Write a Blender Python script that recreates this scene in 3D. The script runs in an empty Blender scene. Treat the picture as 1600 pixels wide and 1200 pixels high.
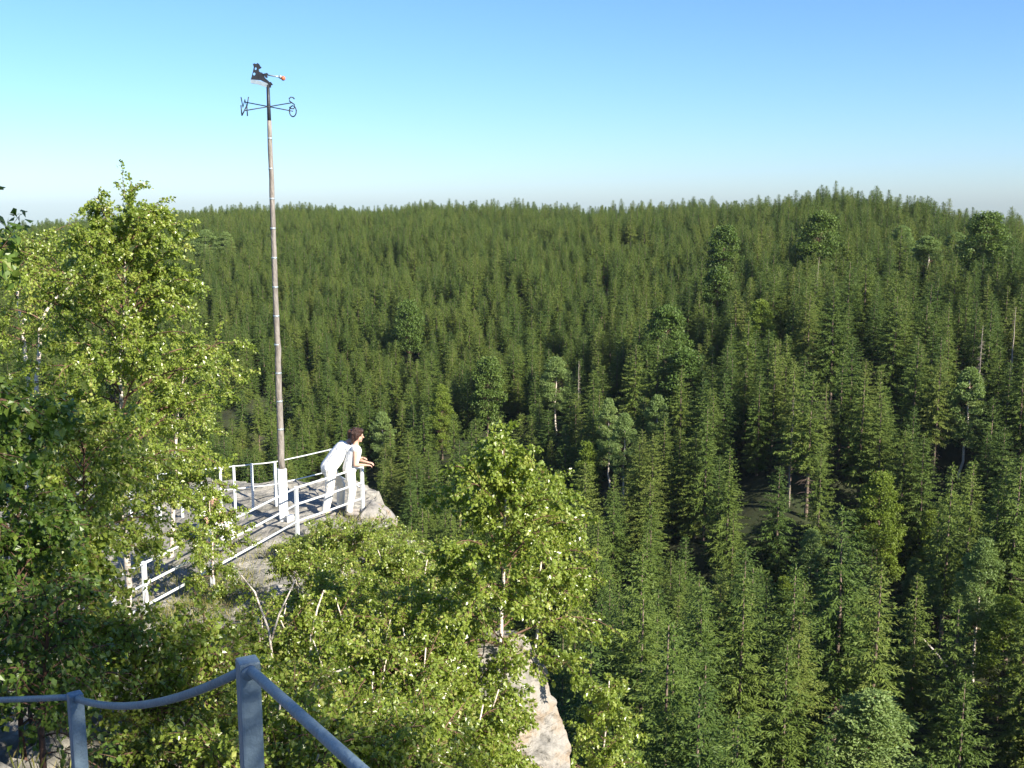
import bpy, bmesh, math, random
import numpy as np
from mathutils import Vector, Matrix

# ------------------------------------------------------------------ camera, sky, sun, exposure
scene = bpy.context.scene
C = scene.collection
PITCH = math.radians(9.5)
FPX = 1680.0                      # focal length in pixels of a 1600 wide picture
SP, CP = math.sin(PITCH), math.cos(PITCH)
cam_d = bpy.data.cameras.new('camera')
cam_d.sensor_width = 36.0
cam_d.lens = 36.0 * FPX / 1600.0
cam_d.clip_start = 0.05
cam_d.clip_end = 20000
cam = bpy.data.objects.new('camera', cam_d)
C.objects.link(cam)
cam.location = (0, 0, 0)
cam.rotation_euler = (math.pi / 2 - PITCH, 0, 0)
scene.camera = cam

SUN_EL = math.radians(32)
SUN_AZ = math.radians(133)        # clockwise from the viewing direction (+Y): right and behind
sun_dir = Vector((math.sin(SUN_AZ) * math.cos(SUN_EL), math.cos(SUN_AZ) * math.cos(SUN_EL), math.sin(SUN_EL)))
world = bpy.data.worlds.new('World')
scene.world = world
world.use_nodes = True
wn = world.node_tree
for n in list(wn.nodes):
    wn.nodes.remove(n)
sky = wn.nodes.new('ShaderNodeTexSky')
sky.sky_type = 'NISHITA'
sky.sun_disc = False
sky.sun_elevation = SUN_EL
sky.sun_rotation = SUN_AZ
sky.altitude = 150
sky.air_density = 1.0
sky.dust_density = 0.45
sky.ozone_density = 10.0
bg = wn.nodes.new('ShaderNodeBackground')
bg.inputs['Strength'].default_value = 0.078
wo = wn.nodes.new('ShaderNodeOutputWorld')
tintn = wn.nodes.new('ShaderNodeMix')          # the camera's cool white balance, the same over the whole sky
tintn.data_type = 'RGBA'
tintn.blend_type = 'MULTIPLY'
tintn.inputs[0].default_value = 1.0
tintn.inputs[7].default_value = (1.02, 0.985, 0.98, 1)
wn.links.new(sky.outputs[0], tintn.inputs[6])
wn.links.new(tintn.outputs[2], bg.inputs[0])
wn.links.new(bg.outputs[0], wo.inputs[0])

sd = bpy.data.lights.new('sun', 'SUN')
sd.energy = 5.0
sd.angle = math.radians(0.53)
sd.color = (1.0, 0.92, 0.78)
sun = bpy.data.objects.new('sun', sd)
C.objects.link(sun)
sun.rotation_euler = sun_dir.to_track_quat('Z', 'Y').to_euler()

vs = scene.view_settings
vs.view_transform = 'Standard'
vs.look = 'None'
vs.exposure = 1.4
vs.gamma = 1.0
vs.use_curve_mapping = False
cy = scene.cycles
cy.max_bounces = 6
cy.diffuse_bounces = 4
cy.glossy_bounces = 2
cy.transmission_bounces = 3
cy.volume_bounces = 0
cy.caustics_reflective = False
cy.caustics_refractive = False
cy.use_denoising = True

# ------------------------------------------------------------------ helpers
rng = np.random.default_rng(7)


def at(px, py, d):
    """point seen at a pixel of the 1600x1200 photograph at an axis depth of d metres"""
    u = (px - 800) / FPX
    v = (py - 600) / FPX
    return Vector((d * u, d * (CP - v * SP), d * (-SP - v * CP)))


def on_z(px, py, z):
    v = (py - 600) / FPX
    return at(px, py, z / (-SP - v * CP))


def project(p):
    d = p[1] * CP - p[2] * SP
    return 800 + FPX * p[0] / d, 600 - FPX * (p[1] * SP + p[2] * CP) / d, d


def mesh_arrays(name, V, F, mats, midx=None, tint=None, smooth=False):
    """V (n,3), F list of arrays with 3 or 4 columns"""
    V = np.asarray(V, dtype=np.float32)
    if not isinstance(F, (list, tuple)):
        F = [F]
    F = [np.asarray(f, dtype=np.int32) for f in F if len(f)]
    m = bpy.data.meshes.new(name)
    m.vertices.add(len(V))
    m.vertices.foreach_set('co', V.ravel())
    loops = np.concatenate([f.ravel() for f in F])
    tot = np.concatenate([np.full(len(f), f.shape[1], np.int32) for f in F])
    start = np.concatenate([[0], np.cumsum(tot)[:-1]]).astype(np.int32)
    m.loops.add(len(loops))
    m.loops.foreach_set('vertex_index', loops)
    m.polygons.add(len(tot))
    m.polygons.foreach_set('loop_start', start)
    m.polygons.foreach_set('loop_total', tot)
    for mt in (mats if isinstance(mats, (list, tuple)) else [mats]):
        m.materials.append(mt)
    if midx is not None:
        m.polygons.foreach_set('material_index', np.asarray(midx, np.int32))
    m.polygons.foreach_set('use_smooth', np.full(len(tot), bool(smooth)))
    if tint is not None:
        a = m.attributes.new('tint', 'FLOAT', 'POINT')
        a.data.foreach_set('value', np.asarray(tint, np.float32))
    m.update()
    m.validate()
    return m


class MB:
    """collects shapes for one mesh"""

    def __init__(s):
        s.V, s.F4, s.F3, s.n = [], [], [], 0
        s.m4, s.m3, s.t = [], [], []

    def add(s, V, F4=None, F3=None, mat=0, tint=0.5):
        V = np.asarray(V, float).reshape(-1, 3)
        s.V.append(V)
        if F4 is not None and len(F4):
            F4 = np.asarray(F4, int)
            s.F4.append(F4 + s.n)
            s.m4.append(np.full(len(F4), mat))
        if F3 is not None and len(F3):
            F3 = np.asarray(F3, int)
            s.F3.append(F3 + s.n)
            s.m3.append(np.full(len(F3), mat))
        t = np.asarray(tint, float)
        s.t.append(np.full(len(V), float(t)) if t.ndim == 0 else t)
        s.n += len(V)
        return s

    def tube(s, pts, rad, k=6, mat=0, tint=0.5, caps=True):
        pts = np.asarray(pts, float)
        n = len(pts)
        rad = np.broadcast_to(np.asarray(rad, float), (n,))
        T = np.gradient(pts, axis=0)
        T /= np.linalg.norm(T, axis=1)[:, None] + 1e-9
        ref = np.array([0, 0, 1.0]) if abs(T[0][2]) < 0.9 else np.array([1.0, 0, 0])
        A = np.cross(T, ref)
        A /= np.linalg.norm(A, axis=1)[:, None] + 1e-9
        B = np.cross(T, A)
        th = np.arange(k) * 2 * math.pi / k
        V = pts[:, None, :] + rad[:, None, None] * (np.cos(th)[None, :, None] * A[:, None, :] + np.sin(th)[None, :, None] * B[:, None, :])
        V = V.reshape(-1, 3)
        i = np.arange(n - 1)[:, None] * k
        j = np.arange(k)[None, :]
        j2 = (j + 1) % k
        F = np.stack([i + j, i + j2, i + k + j2, i + k + j], -1).reshape(-1, 4)
        F3 = []
        if caps:
            V = np.vstack([V, pts[0], pts[-1]])
            c0, c1 = n * k, n * k + 1
            for a in range(k):
                F3.append((c0, (a + 1) % k, a))
                F3.append((c1, (n - 1) * k + a, (n - 1) * k + (a + 1) % k))
        return s.add(V, F, F3, mat, tint)

    def box(s, c, size, rot=None, mat=0, bevel=0.0):
        bm = bmesh.new()
        bmesh.ops.create_cube(bm, size=1.0)
        for v in bm.verts:
            v.co = Vector((v.co.x * size[0], v.co.y * size[1], v.co.z * size[2]))
        if bevel:
            bmesh.ops.bevel(bm, geom=bm.edges[:], offset=bevel, segments=2, affect='EDGES', profile=0.6)
        M = Matrix.Translation(Vector(c)) @ (rot.to_4x4() if rot else Matrix.Identity(4))
        bm.transform(M)
        bm.verts.index_update()
        V = [v.co[:] for v in bm.verts]
        F4 = [[v.index for v in f.verts] for f in bm.faces if len(f.verts) == 4]
        F3 = [[v.index for v in f.verts] for f in bm.faces if len(f.verts) == 3]
        for f in bm.faces:
            if len(f.verts) > 4:
                vv = [v.index for v in f.verts]
                for q in range(1, len(vv) - 1):
                    F3.append((vv[0], vv[q], vv[q + 1]))
        bm.free()
        return s.add(V, F4, F3, mat)

    def ellipsoid(s, c, r, rot=None, mat=0, nu=14, nv=9):
        V, F = [], []
        for i in range(nv + 1):
            th = math.pi * i / nv
            for j in range(nu):
                ph = 2 * math.pi * j / nu
                p = Vector((r[0] * math.sin(th) * math.cos(ph), r[1] * math.sin(th) * math.sin(ph), r[2] * math.cos(th)))
                if rot:
                    p = rot @ p
                V.append((p.x + c[0], p.y + c[1], p.z + c[2]))
        for i in range(nv):
            for j in range(nu):
                F.append((i * nu + j, (i + 1) * nu + j, (i + 1) * nu + (j + 1) % nu, i * nu + (j + 1) % nu))
        return s.add(V, F, None, mat)

    def limb(s, a, b, ra, rb, k=10, mat=0):
        """tapered capsule"""
        a, b = np.asarray(a, float), np.asarray(b, float)
        s.tube([a, a + (b - a) * .5, b], [ra, (ra + rb) / 2 * 1.02, rb], k, mat)
        s.ellipsoid(a, (ra, ra, ra), None, mat, 10, 6)
        s.ellipsoid(b, (rb, rb, rb), None, mat, 10, 6)
        return s

    def mesh(s, name, mats, smooth=False):
        F = []
        mi = []
        if s.F4:
            F.append(np.concatenate(s.F4))
            mi.append(np.concatenate(s.m4))
        if s.F3:
            F.append(np.concatenate(s.F3))
            mi.append(np.concatenate(s.m3))
        return mesh_arrays(name, np.concatenate(s.V), F, mats, np.concatenate(mi), np.concatenate(s.t), smooth)


def link(name, data, parent=None, loc=None, rz=None):
    o = bpy.data.objects.new(name, data)
    C.objects.link(o)
    if parent is not None:
        o.parent = parent
    if loc is not None:
        o.location = loc
    if rz is not None:
        o.rotation_euler = (0, 0, rz)
    return o


def tag(o, label, cat, group=None):
    o['label'] = label
    o['category'] = cat
    if group:
        o['group'] = group
    return o


def thing(name, label, cat, loc=(0, 0, 0), rz=0.0, group=None):
    return tag(link(name, None, None, loc, rz), label, cat, group)


def leaf_arrays(P, D, L, W, r, fold=0.25, updir=0.3):
    """kite leaves (two triangles each) starting at P, pointing along D"""
    n = len(P)
    D = D / (np.linalg.norm(D, axis=1)[:, None] + 1e-9)
    N = r.normal(size=(n, 3))
    N[:, 2] += updir * 3
    S = np.cross(D, N)
    S /= np.linalg.norm(S, axis=1)[:, None] + 1e-9
    U = np.cross(S, D)
    L = np.broadcast_to(L, (n,))[:, None]
    W = np.broadcast_to(W, (n,))[:, None]
    b = P
    t = P + D * L
    l = P + D * L * .42 + S * W * .5 - U * W * fold
    q = P + D * L * .42 - S * W * .5 - U * W * fold
    V = np.stack([b, l, t, q], 1).reshape(-1, 3)
    i = np.arange(n)[:, None] * 4
    F = np.concatenate([i + np.array([[0, 2, 1]]), i + np.array([[0, 3, 2]])])
    return V, F


# ---- smooth value noise
def _hash(ix, iy, seed):
    h = (ix.astype(np.int64) * 374761393 + iy.astype(np.int64) * 668265263 + seed * 1274126177) & 0xffffffff
    h = ((h ^ (h >> 13)) * 1274126177) & 0xffffffff
    return ((h ^ (h >> 16)) & 0xffff) / 65535.0


def vnoise(x, y, seed=0):
    x = np.asarray(x, float)
    y = np.asarray(y, float)
    ix, iy = np.floor(x), np.floor(y)
    fx, fy = x - ix, y - iy
    fx = fx * fx * (3 - 2 * fx)
    fy = fy * fy * (3 - 2 * fy)
    a, b = _hash(ix, iy, seed), _hash(ix + 1, iy, seed)
    c, d = _hash(ix, iy + 1, seed), _hash(ix + 1, iy + 1, seed)
    return (a * (1 - fx) + b * fx) * (1 - fy) + (c * (1 - fx) + d * fx) * fy - 0.5


def fbm(x, y, seed=0, oct=4):
    s, a = 0, 1.0
    for o in range(oct):
        s = s + a * vnoise(x * 2 ** o, y * 2 ** o, seed + o * 17)
        a *= .5
    return s


# ------------------------------------------------------------------ materials
def new_mat(name):
    m = bpy.data.materials.new(name)
    m.use_nodes = True
    nt = m.node_tree
    for n in list(nt.nodes):
        nt.nodes.remove(n)
    return m, nt, nt.nodes.new('ShaderNodeOutputMaterial')


def foliage_mat(name, cols, trans=0.3, rough=0.5, spec=0.35, objrand=0.0, warm=None):
    """cols: list of (pos, rgb); picked by the random tint of each leaf and by the tree"""
    m, nt, out = new_mat(name)
    at_ = nt.nodes.new('ShaderNodeAttribute')
    at_.attribute_name = 'tint'
    fac = at_.outputs['Fac']
    if objrand:
        oi = nt.nodes.new('ShaderNodeObjectInfo')
        ml = nt.nodes.new('ShaderNodeMath')
        ml.operation = 'MULTIPLY_ADD'
        ml.inputs[1].default_value = objrand
        nt.links.new(oi.outputs['Random'], ml.inputs[0])
        sc = nt.nodes.new('ShaderNodeMath')
        sc.operation = 'MULTIPLY'
        sc.inputs[1].default_value = 1 - objrand
        nt.links.new(fac, sc.inputs[0])
        nt.links.new(sc.outputs[0], ml.inputs[2])
        fac = ml.outputs[0]
    cr = nt.nodes.new('ShaderNodeValToRGB')
    el = cr.color_ramp.elements
    while len(el) < len(cols):
        el.new(0.5)
    for e, (p, c) in zip(el, cols):
        e.position = p
        e.color = (*c, 1)
    nt.links.new(fac, cr.inputs[0])
    pb = nt.nodes.new('ShaderNodeBsdfPrincipled')
    pb.inputs['Roughness'].default_value = rough
    pb.inputs['Specular IOR Level'].default_value = spec
    nt.links.new(cr.outputs[0], pb.inputs['Base Color'])
    tr = nt.nodes.new('ShaderNodeBsdfTranslucent')
    mx = nt.nodes.new('ShaderNodeMix')
    mx.data_type = 'RGBA'
    mx.blend_type = 'MULTIPLY'
    mx.inputs[0].default_value = 1.0
    mx.inputs[7].default_value = (1.5, 1.45, 0.7, 1) if warm is None else (*warm, 1)
    nt.links.new(cr.outputs[0], mx.inputs[6])
    nt.links.new(mx.outputs[2], tr.inputs[0])
    ms = nt.nodes.new('ShaderNodeMixShader')
    ms.inputs[0].default_value = trans
    nt.links.new(pb.outputs[0], ms.inputs[1])
    nt.links.new(tr.outputs[0], ms.inputs[2])
    nt.links.new(ms.outputs[0], out.inputs[0])
    return m


def noise_mat(name, cols, scale=4.0, detail=8, rough=0.85, bump=0.3, bscale=None, spec=0.3, stretch=(1, 1, 1), metallic=0.0, contrast=(0.3, 0.7)):
    m, nt, out = new_mat(name)
    tc = nt.nodes.new('ShaderNodeTexCoord')
    mp = nt.nodes.new('ShaderNodeMapping')
    mp.inputs['Scale'].default_value = stretch
    nt.links.new(tc.outputs['Object'], mp.inputs[0])
    nz = nt.nodes.new('ShaderNodeTexNoise')
    nz.inputs['Scale'].default_value = scale
    nz.inputs['Detail'].default_value = detail
    nz.inputs['Roughness'].default_value = 0.65
    nt.links.new(mp.outputs[0], nz.inputs[0])
    cr = nt.nodes.new('ShaderNodeValToRGB')
    el = cr.color_ramp.elements
    while len(el) < len(cols):
        el.new(0.5)
    for i, (e, c) in enumerate(zip(el, cols)):
        e.position = contrast[0] + (contrast[1] - contrast[0]) * i / max(1, len(cols) - 1)
        e.color = (*c, 1)
    nt.links.new(nz.outputs[0], cr.inputs[0])
    pb = nt.nodes.new('ShaderNodeBsdfPrincipled')
    pb.inputs['Roughness'].default_value = rough
    pb.inputs['Specular IOR Level'].default_value = spec
    pb.inputs['Metallic'].default_value = metallic
    nt.links.new(cr.outputs[0], pb.inputs['Base Color'])
    if bump:
        n2 = nt.nodes.new('ShaderNodeTexNoise')
        n2.inputs['Scale'].default_value = bscale or scale * 3
        n2.inputs['Detail'].default_value = 8
        nt.links.new(mp.outputs[0], n2.inputs[0])
        bp = nt.nodes.new('ShaderNodeBump')
        bp.inputs['Strength'].default_value = bump
        bp.inputs['Distance'].default_value = 0.1
        nt.links.new(n2.outputs[0], bp.inputs['Height'])
        nt.links.new(bp.outputs[0], pb.inputs['Normal'])
    nt.links.new(pb.outputs[0], out.inputs[0])
    return m


M_birch_leaf = foliage_mat('birch_leaf', [(0, (.13, .185, .026)), (.45, (.205, .275, .044)), (.8, (.28, .335, .065)), (1, (.38, .385, .11))], .44, .33, .7)
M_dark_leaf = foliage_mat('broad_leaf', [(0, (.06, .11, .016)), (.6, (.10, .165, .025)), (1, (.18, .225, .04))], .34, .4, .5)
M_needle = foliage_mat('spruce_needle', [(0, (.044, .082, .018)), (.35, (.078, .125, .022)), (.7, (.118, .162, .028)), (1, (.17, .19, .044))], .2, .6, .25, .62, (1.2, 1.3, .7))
M_beech = foliage_mat('beech_leaf', [(0, (.055, .10, .018)), (.6, (.085, .14, .026)), (1, (.125, .175, .036))], .28, .5, .3, .4)
M_far_birch = foliage_mat('slope_birch_leaf', [(0, (.12, .18, .05)), (.6, (.17, .245, .075)), (1, (.23, .29, .10))], .32, .5, .3, .4)
M_bright = foliage_mat('young_leaf', [(0, (.11, .165, .022)), (.6, (.165, .225, .03)), (1, (.23, .28, .04))], .36, .5, .3, .3)
M_dead_twig = noise_mat('dead_wood', [(.16, .13, .10), (.27, .23, .19), (.36, .32, .28)], 6, 6, .9, .3)
M_bark_spruce = noise_mat('spruce_bark', [(.07, .05, .04), (.15, .11, .085), (.23, .18, .15)], 3, 8, .95, .5, stretch=(2, 2, .5))
M_bark_birch = noise_mat('birch_bark', [(.06, .045, .04), (.42, .36, .30), (.62, .54, .46), (.72, .66, .58)], 9, 6, .7, .25, stretch=(1, 1, 3.5), contrast=(.33, .6))
M_twig = noise_mat('twig_bark', [(.09, .05, .035), (.17, .10, .07)], 10, 4, .85, .2)
M_rock = noise_mat('granite', [(.065, .063, .055), (.145, .14, .12), (.215, .205, .18), (.29, .275, .245), (.155, .16, .12)], 1.7, 12, .92, .9, 7.0, .2, contrast=(.27, .73))
M_rock_pale = noise_mat('pale_granite', [(.07, .067, .063), (.18, .172, .158), (.26, .245, .222), (.24, .19, .14), (.32, .305, .282)], 2.4, 12, .9, .9, 6.0, .2, contrast=(.3, .7))
M_soil = noise_mat('forest_floor', [(.016, .02, .009), (.03, .036, .014), (.032, .05, .016)], .25, 8, 1, .4)
M_paint = noise_mat('railing_paint', [(.46, .50, .53), (.58, .62, .64), (.62, .65, .67)], 14, 8, .42, .12, 60, .5, contrast=(.25, .55))
M_stair_paint_shaded = noise_mat('stair_railing_paint_shaded', [(.085, .12, .155), (.115, .165, .215), (.135, .19, .245)], 14, 8, .4, .15, 60, .5, contrast=(.25, .55))  # darker copy of the railing paint, part of the handrail's shade put into its colour
M_white = noise_mat('white_paint', [(.66, .66, .64), (.78, .78, .76), (.82, .82, .80)], 6, 8, .5, .1, 30, .4)
M_pole = noise_mat('weathered_pole', [(.11, .095, .085), (.20, .18, .16), (.29, .265, .24)], 5, 8, .9, .35, stretch=(5, 5, .8))
M_iron = noise_mat('black_iron', [(.018, .02, .025), (.035, .036, .042)], 12, 5, .5, .1, metallic=.4, spec=.5)
M_galv = noise_mat('zinc_plate', [(.32, .38, .40), (.46, .52, .54)], 20, 5, .35, .1, metallic=.5)
M_red = noise_mat('red_ball_paint', [(.38, .10, .05), (.5, .16, .08)], 12, 4, .4, .0)
M_shirt = noise_mat('white_cotton', [(.78, .77, .75), (.85, .84, .82)], 6, 5, .9, .3, 9)
M_trouser = noise_mat('cream_cotton', [(.70, .67, .61), (.80, .77, .71)], 6, 5, .9, .35, 9)
M_skin = noise_mat('skin', [(.44, .25, .18), (.54, .33, .25)], 9, 4, .55, .05)
M_hair = noise_mat('brown_hair', [(.022, .011, .009), (.055, .026, .018)], 30, 6, .5, .5, 60, stretch=(1, 1, .3))
M_hair2 = noise_mat('red_brown_hair', [(.06, .025, .015), (.11, .05, .03)], 30, 6, .5, .5, 60)
M_belt = noise_mat('leather_belt', [(.13, .08, .05), (.2, .13, .08)], 20, 4, .6, .1)
M_shoe = noise_mat('grey_shoe', [(.18, .16, .15), (.28, .26, .24)], 20, 4, .7, .1)
M_grass = foliage_mat('dry_grass', [(0, (.10, .13, .03)), (.5, (.17, .18, .05)), (1, (.27, .23, .10))], .25, .6, .2)

# ------------------------------------------------------------------ terrain
TREE_H = 15.6
COLS = {   # pixel column : (treetop row, distance)
    -500: [(900, 190), (700, 260), (500, 330), (420, 400), (385, 500), (374, 560)],
    0: [(900, 185), (700, 250), (500, 315), (420, 385), (376, 480), (350, 560)],
    400: [(900, 165), (800, 185), (700, 208), (600, 232), (500, 266), (400, 328), (350, 410), (322, 520)],
    800: [(1100, 120), (900, 150), (800, 165), (700, 184), (600, 206), (500, 238), (400, 292), (345, 372), (319, 470)],
    1000: [(1190, 70), (1000, 82), (850, 94), (1060, 114), (890, 136), (760, 152), (700, 162), (600, 180), (500, 210), (400, 260), (345, 328), (314, 415)],
    1300: [(1190, 74), (1000, 88), (845, 102), (1020, 120), (790, 140), (680, 152), (580, 166), (450, 196), (380, 240), (335, 296), (300, 350)],
    1600: [(1190, 82), (1000, 96), (800, 113), (640, 128), (850, 146), (570, 164), (470, 184), (390, 222), (362, 265), (345, 312)],
    2100: [(1190, 90), (1000, 105), (800, 125), (600, 150), (450, 180), (400, 220), (392, 300)],
}
RR = np.concatenate([np.arange(10, 640, 6.0), np.array([660, 700, 760, 850.0])])
_caz, _cz = [], []
for px_, prof in sorted(COLS.items()):
    rs, zs = [10.0, 30.0, 55.0], [-40.0, -52.0, -57.0]
    for (y, r) in prof:
        el = -PITCH - math.atan((y - 600) / FPX)
        if r <= 62:
            continue
        rs.append(r)
        zs.append(r * math.tan(el) - float(np.interp(r, [110, 250], [17.3, 10.3])))
    rl, zl = rs[-1], zs[-1]
    rs += [rl + 60, rl + 180, rl + 600, 6000]
    zs += [zl - 6, zl - 26, zl - 60, zl - 160]
    _caz.append(math.atan((px_ - 800) / FPX))
    _cz.append(np.interp(RR, rs, zs))
_caz = np.array(_caz)
_cz = np.array(_cz)
for _ in range(2):      # soften the kinks of the slope
    _cz[:, 1:-1] = (_cz[:, :-2] + 2 * _cz[:, 1:-1] + _cz[:, 2:]) / 4


def ground(X, Y):
    X = np.atleast_1d(np.asarray(X, float))
    Y = np.atleast_1d(np.asarray(Y, float))
    r = np.hypot(X, Y)
    az = np.arctan2(X, Y)
    a = np.clip(az, _caz[0], _caz[-1])
    k = np.clip(np.searchsorted(_caz, a) - 1, 0, len(_caz) - 2)
    f = (a - _caz[k]) / (_caz[k + 1] - _caz[k])
    f = f * f * (3 - 2 * f)
    ri = np.clip(np.searchsorted(RR, r) - 1, 0, len(RR) - 2)
    g = np.clip((r - RR[ri]) / (RR[ri + 1] - RR[ri]), 0, 1)
    z0 = _cz[k, ri] * (1 - g) + _cz[k, ri + 1] * g
    z1 = _cz[k + 1, ri] * (1 - g) + _cz[k + 1, ri + 1] * g
    z = z0 * (1 - f) + z1 * f
    z = z + fbm(X / 38, Y / 38, 3, 3) * 4.0 * np.clip((r - 60) / 60, 0, 1)
    # behind the camera the hill that carries the lookout
    b = np.clip((np.abs(az) - 1.25) / .7, 0, 1)
    b = b * b * (3 - 2 * b)
    return z * (1 - b) + (-9.0 - r * .02) * b


NA = 300
azs = np.concatenate([np.linspace(-math.pi, -.75, 50)[:-1], np.linspace(-.75, .75, NA), np.linspace(.75, math.pi, 50)[1:]])
AA, R2 = np.meshgrid(azs, np.concatenate([[2.0], RR]), indexing='ij')
TX, TY = R2 * np.sin(AA), R2 * np.cos(AA)
TZ = ground(TX.ravel(), TY.ravel())
na, nr = AA.shape
ii = np.arange(na - 1)[:, None] * nr
jj = np.arange(nr - 1)[None, :]
TF = np.stack([ii + jj, ii + nr + jj, ii + nr + jj + 1, ii + jj + 1], -1).reshape(-1, 4)[:, ::-1]
terr = link('terrain', mesh_arrays('terrain', np.stack([TX.ravel(), TY.ravel(), TZ], 1), TF, M_soil, smooth=True))
terr['kind'] = 'structure'
terr['label'] = 'dark forest floor of the valley slopes'


# ------------------------------------------------------------------ the rock the lookout stands on
ZP = -6.36                        # level of the lookout path


def cliff_x(Y):
    return np.interp(Y, [-4, 3, 6, 9, 11.5, 13.5, 16, 20, 22, 24, 25, 30], [2.2, 1.6, .7, .35, .05, -.3, -.9, -2.0, -2.55, -3.0, -3.6, -4])


def rock(X, Y, detail=True):
    X = np.atleast_1d(np.asarray(X, float))
    Y = np.atleast_1d(np.asarray(Y, float))
    z = np.interp(Y, [-4, 2.4, 3.4, 5, 7, 9, 12, 15, 16], [-1.78, -1.85, -2.5, -3.7, -4.7, -5.4, -5.95, -6.2, ZP])
    left = np.clip((-X - 1.6) / 1.5, 0, 1) * np.clip((11 - Y) / 4, 0, 1) * np.clip((Y - 3) / 2, 0, 1)
    z = z + left * .75
    n = fbm(X * .9, Y * .9, 11, 5)
    rough = np.clip(.15 + .85 * np.clip((15 - Y) / 3, 0, 1) + .6 * np.clip((X - cliff_x(Y) + 1.2), 0, 1), 0, 1)
    if detail:
        st = np.round(n * 7) / 7
        z = z + (n * .35 + st * .45) * rough + fbm(X * 3.5, Y * 3.5, 5, 3) * .09
    over = np.clip(X - cliff_x(Y) + fbm(X * .0 + 3, Y * .8, 8, 4) * .7 * detail, 0, 20)
    z = z - over * 3.3 - np.clip(over - .6, 0, 20) * 2
    back = np.clip(Y - 24.6 + fbm(X * .8, Y * .0 + 7, 9, 3) * .8 * detail, 0, 20)
    z = z - back * 4.5
    lf = np.clip(-X - 12, 0, 20)
    z = z - lf * .8
    return np.maximum(z, -60)


gx = np.arange(-16, 9, .11)
gy = np.arange(-4, 31, .11)
GX, GY = np.meshgrid(gx, gy, indexing='ij')
GZ = rock(GX.ravel(), GY.ravel())
GX2 = GX.ravel() + fbm(GY.ravel() * 1.3, GZ * 1.3, 21, 4) * .22
na, nr = GX.shape
ii = np.arange(na - 1)[:, None] * nr
jj = np.arange(nr - 1)[None, :]
GF = np.stack([ii + jj, ii + nr + jj, ii + nr + jj + 1, ii + jj + 1], -1).reshape(-1, 4)
ro = link('rock_terrain', mesh_arrays('rock_terrain', np.stack([GX2, GY.ravel(), GZ], 1), GF, M_rock, smooth=False))
ro['kind'] = 'structure'
ro['label'] = 'grey granite outcrop carrying the lookout path and bushes'


def rz_(x, y):
    return float(rock(x, y)[0])


def boulder(name, label, c, size, seed, mat, rot=0.0, cuts=9):
    r = random.Random(seed)
    bm = bmesh.new()
    bmesh.ops.create_icosphere(bm, subdivisions=5, radius=1.0)
    planes = []
    for _ in range(cuts):
        v = Vector((r.gauss(0, 1), r.gauss(0, 1), r.gauss(0, .8))).normalized()
        planes.append((v, r.uniform(.55, .82)))
    P = np.array([v.co[:] for v in bm.verts])
    for v_, d_ in planes:
        dd = P @ np.array(v_) - d_
        P -= np.clip(dd, 0, None)[:, None] * np.array(v_)[None]
    P *= np.array(size)[None]
    f = fbm(P[:, 0] * 1.7 + P[:, 2] * .9, P[:, 1] * 1.7 - P[:, 2] * 1.3, seed, 5)
    st = np.round(fbm(P[:, 2] * 1.6 + 5, P[:, 0] * .7 + P[:, 1] * .6, seed + 3, 3) * 6) / 6
    nn = P / (np.linalg.norm(P, axis=1)[:, None] + 1e-6)
    P = P + nn * (f * .17 + st * .12)[:, None] * min(size)
    for v, p in zip(bm.verts, P):
        v.co = p
    m = bpy.data.meshes.new(name)
    bm.to_mesh(m)
    bm.free()
    m.materials.append(mat)
    return tag(link(name, m, None, c, rot), label, 'rock')


boulder('boulder', 'pale fractured rock block jutting out at the tip of the lookout', at(578, 828, 22.6), (.55, .7, .55), 4, M_rock_pale, .3)
boulder('boulder', 'flat grey rock slab under the corner post of the lookout', at(548, 842, 22.2), (.75, .9, .5), 9, M_rock, .8)


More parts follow.
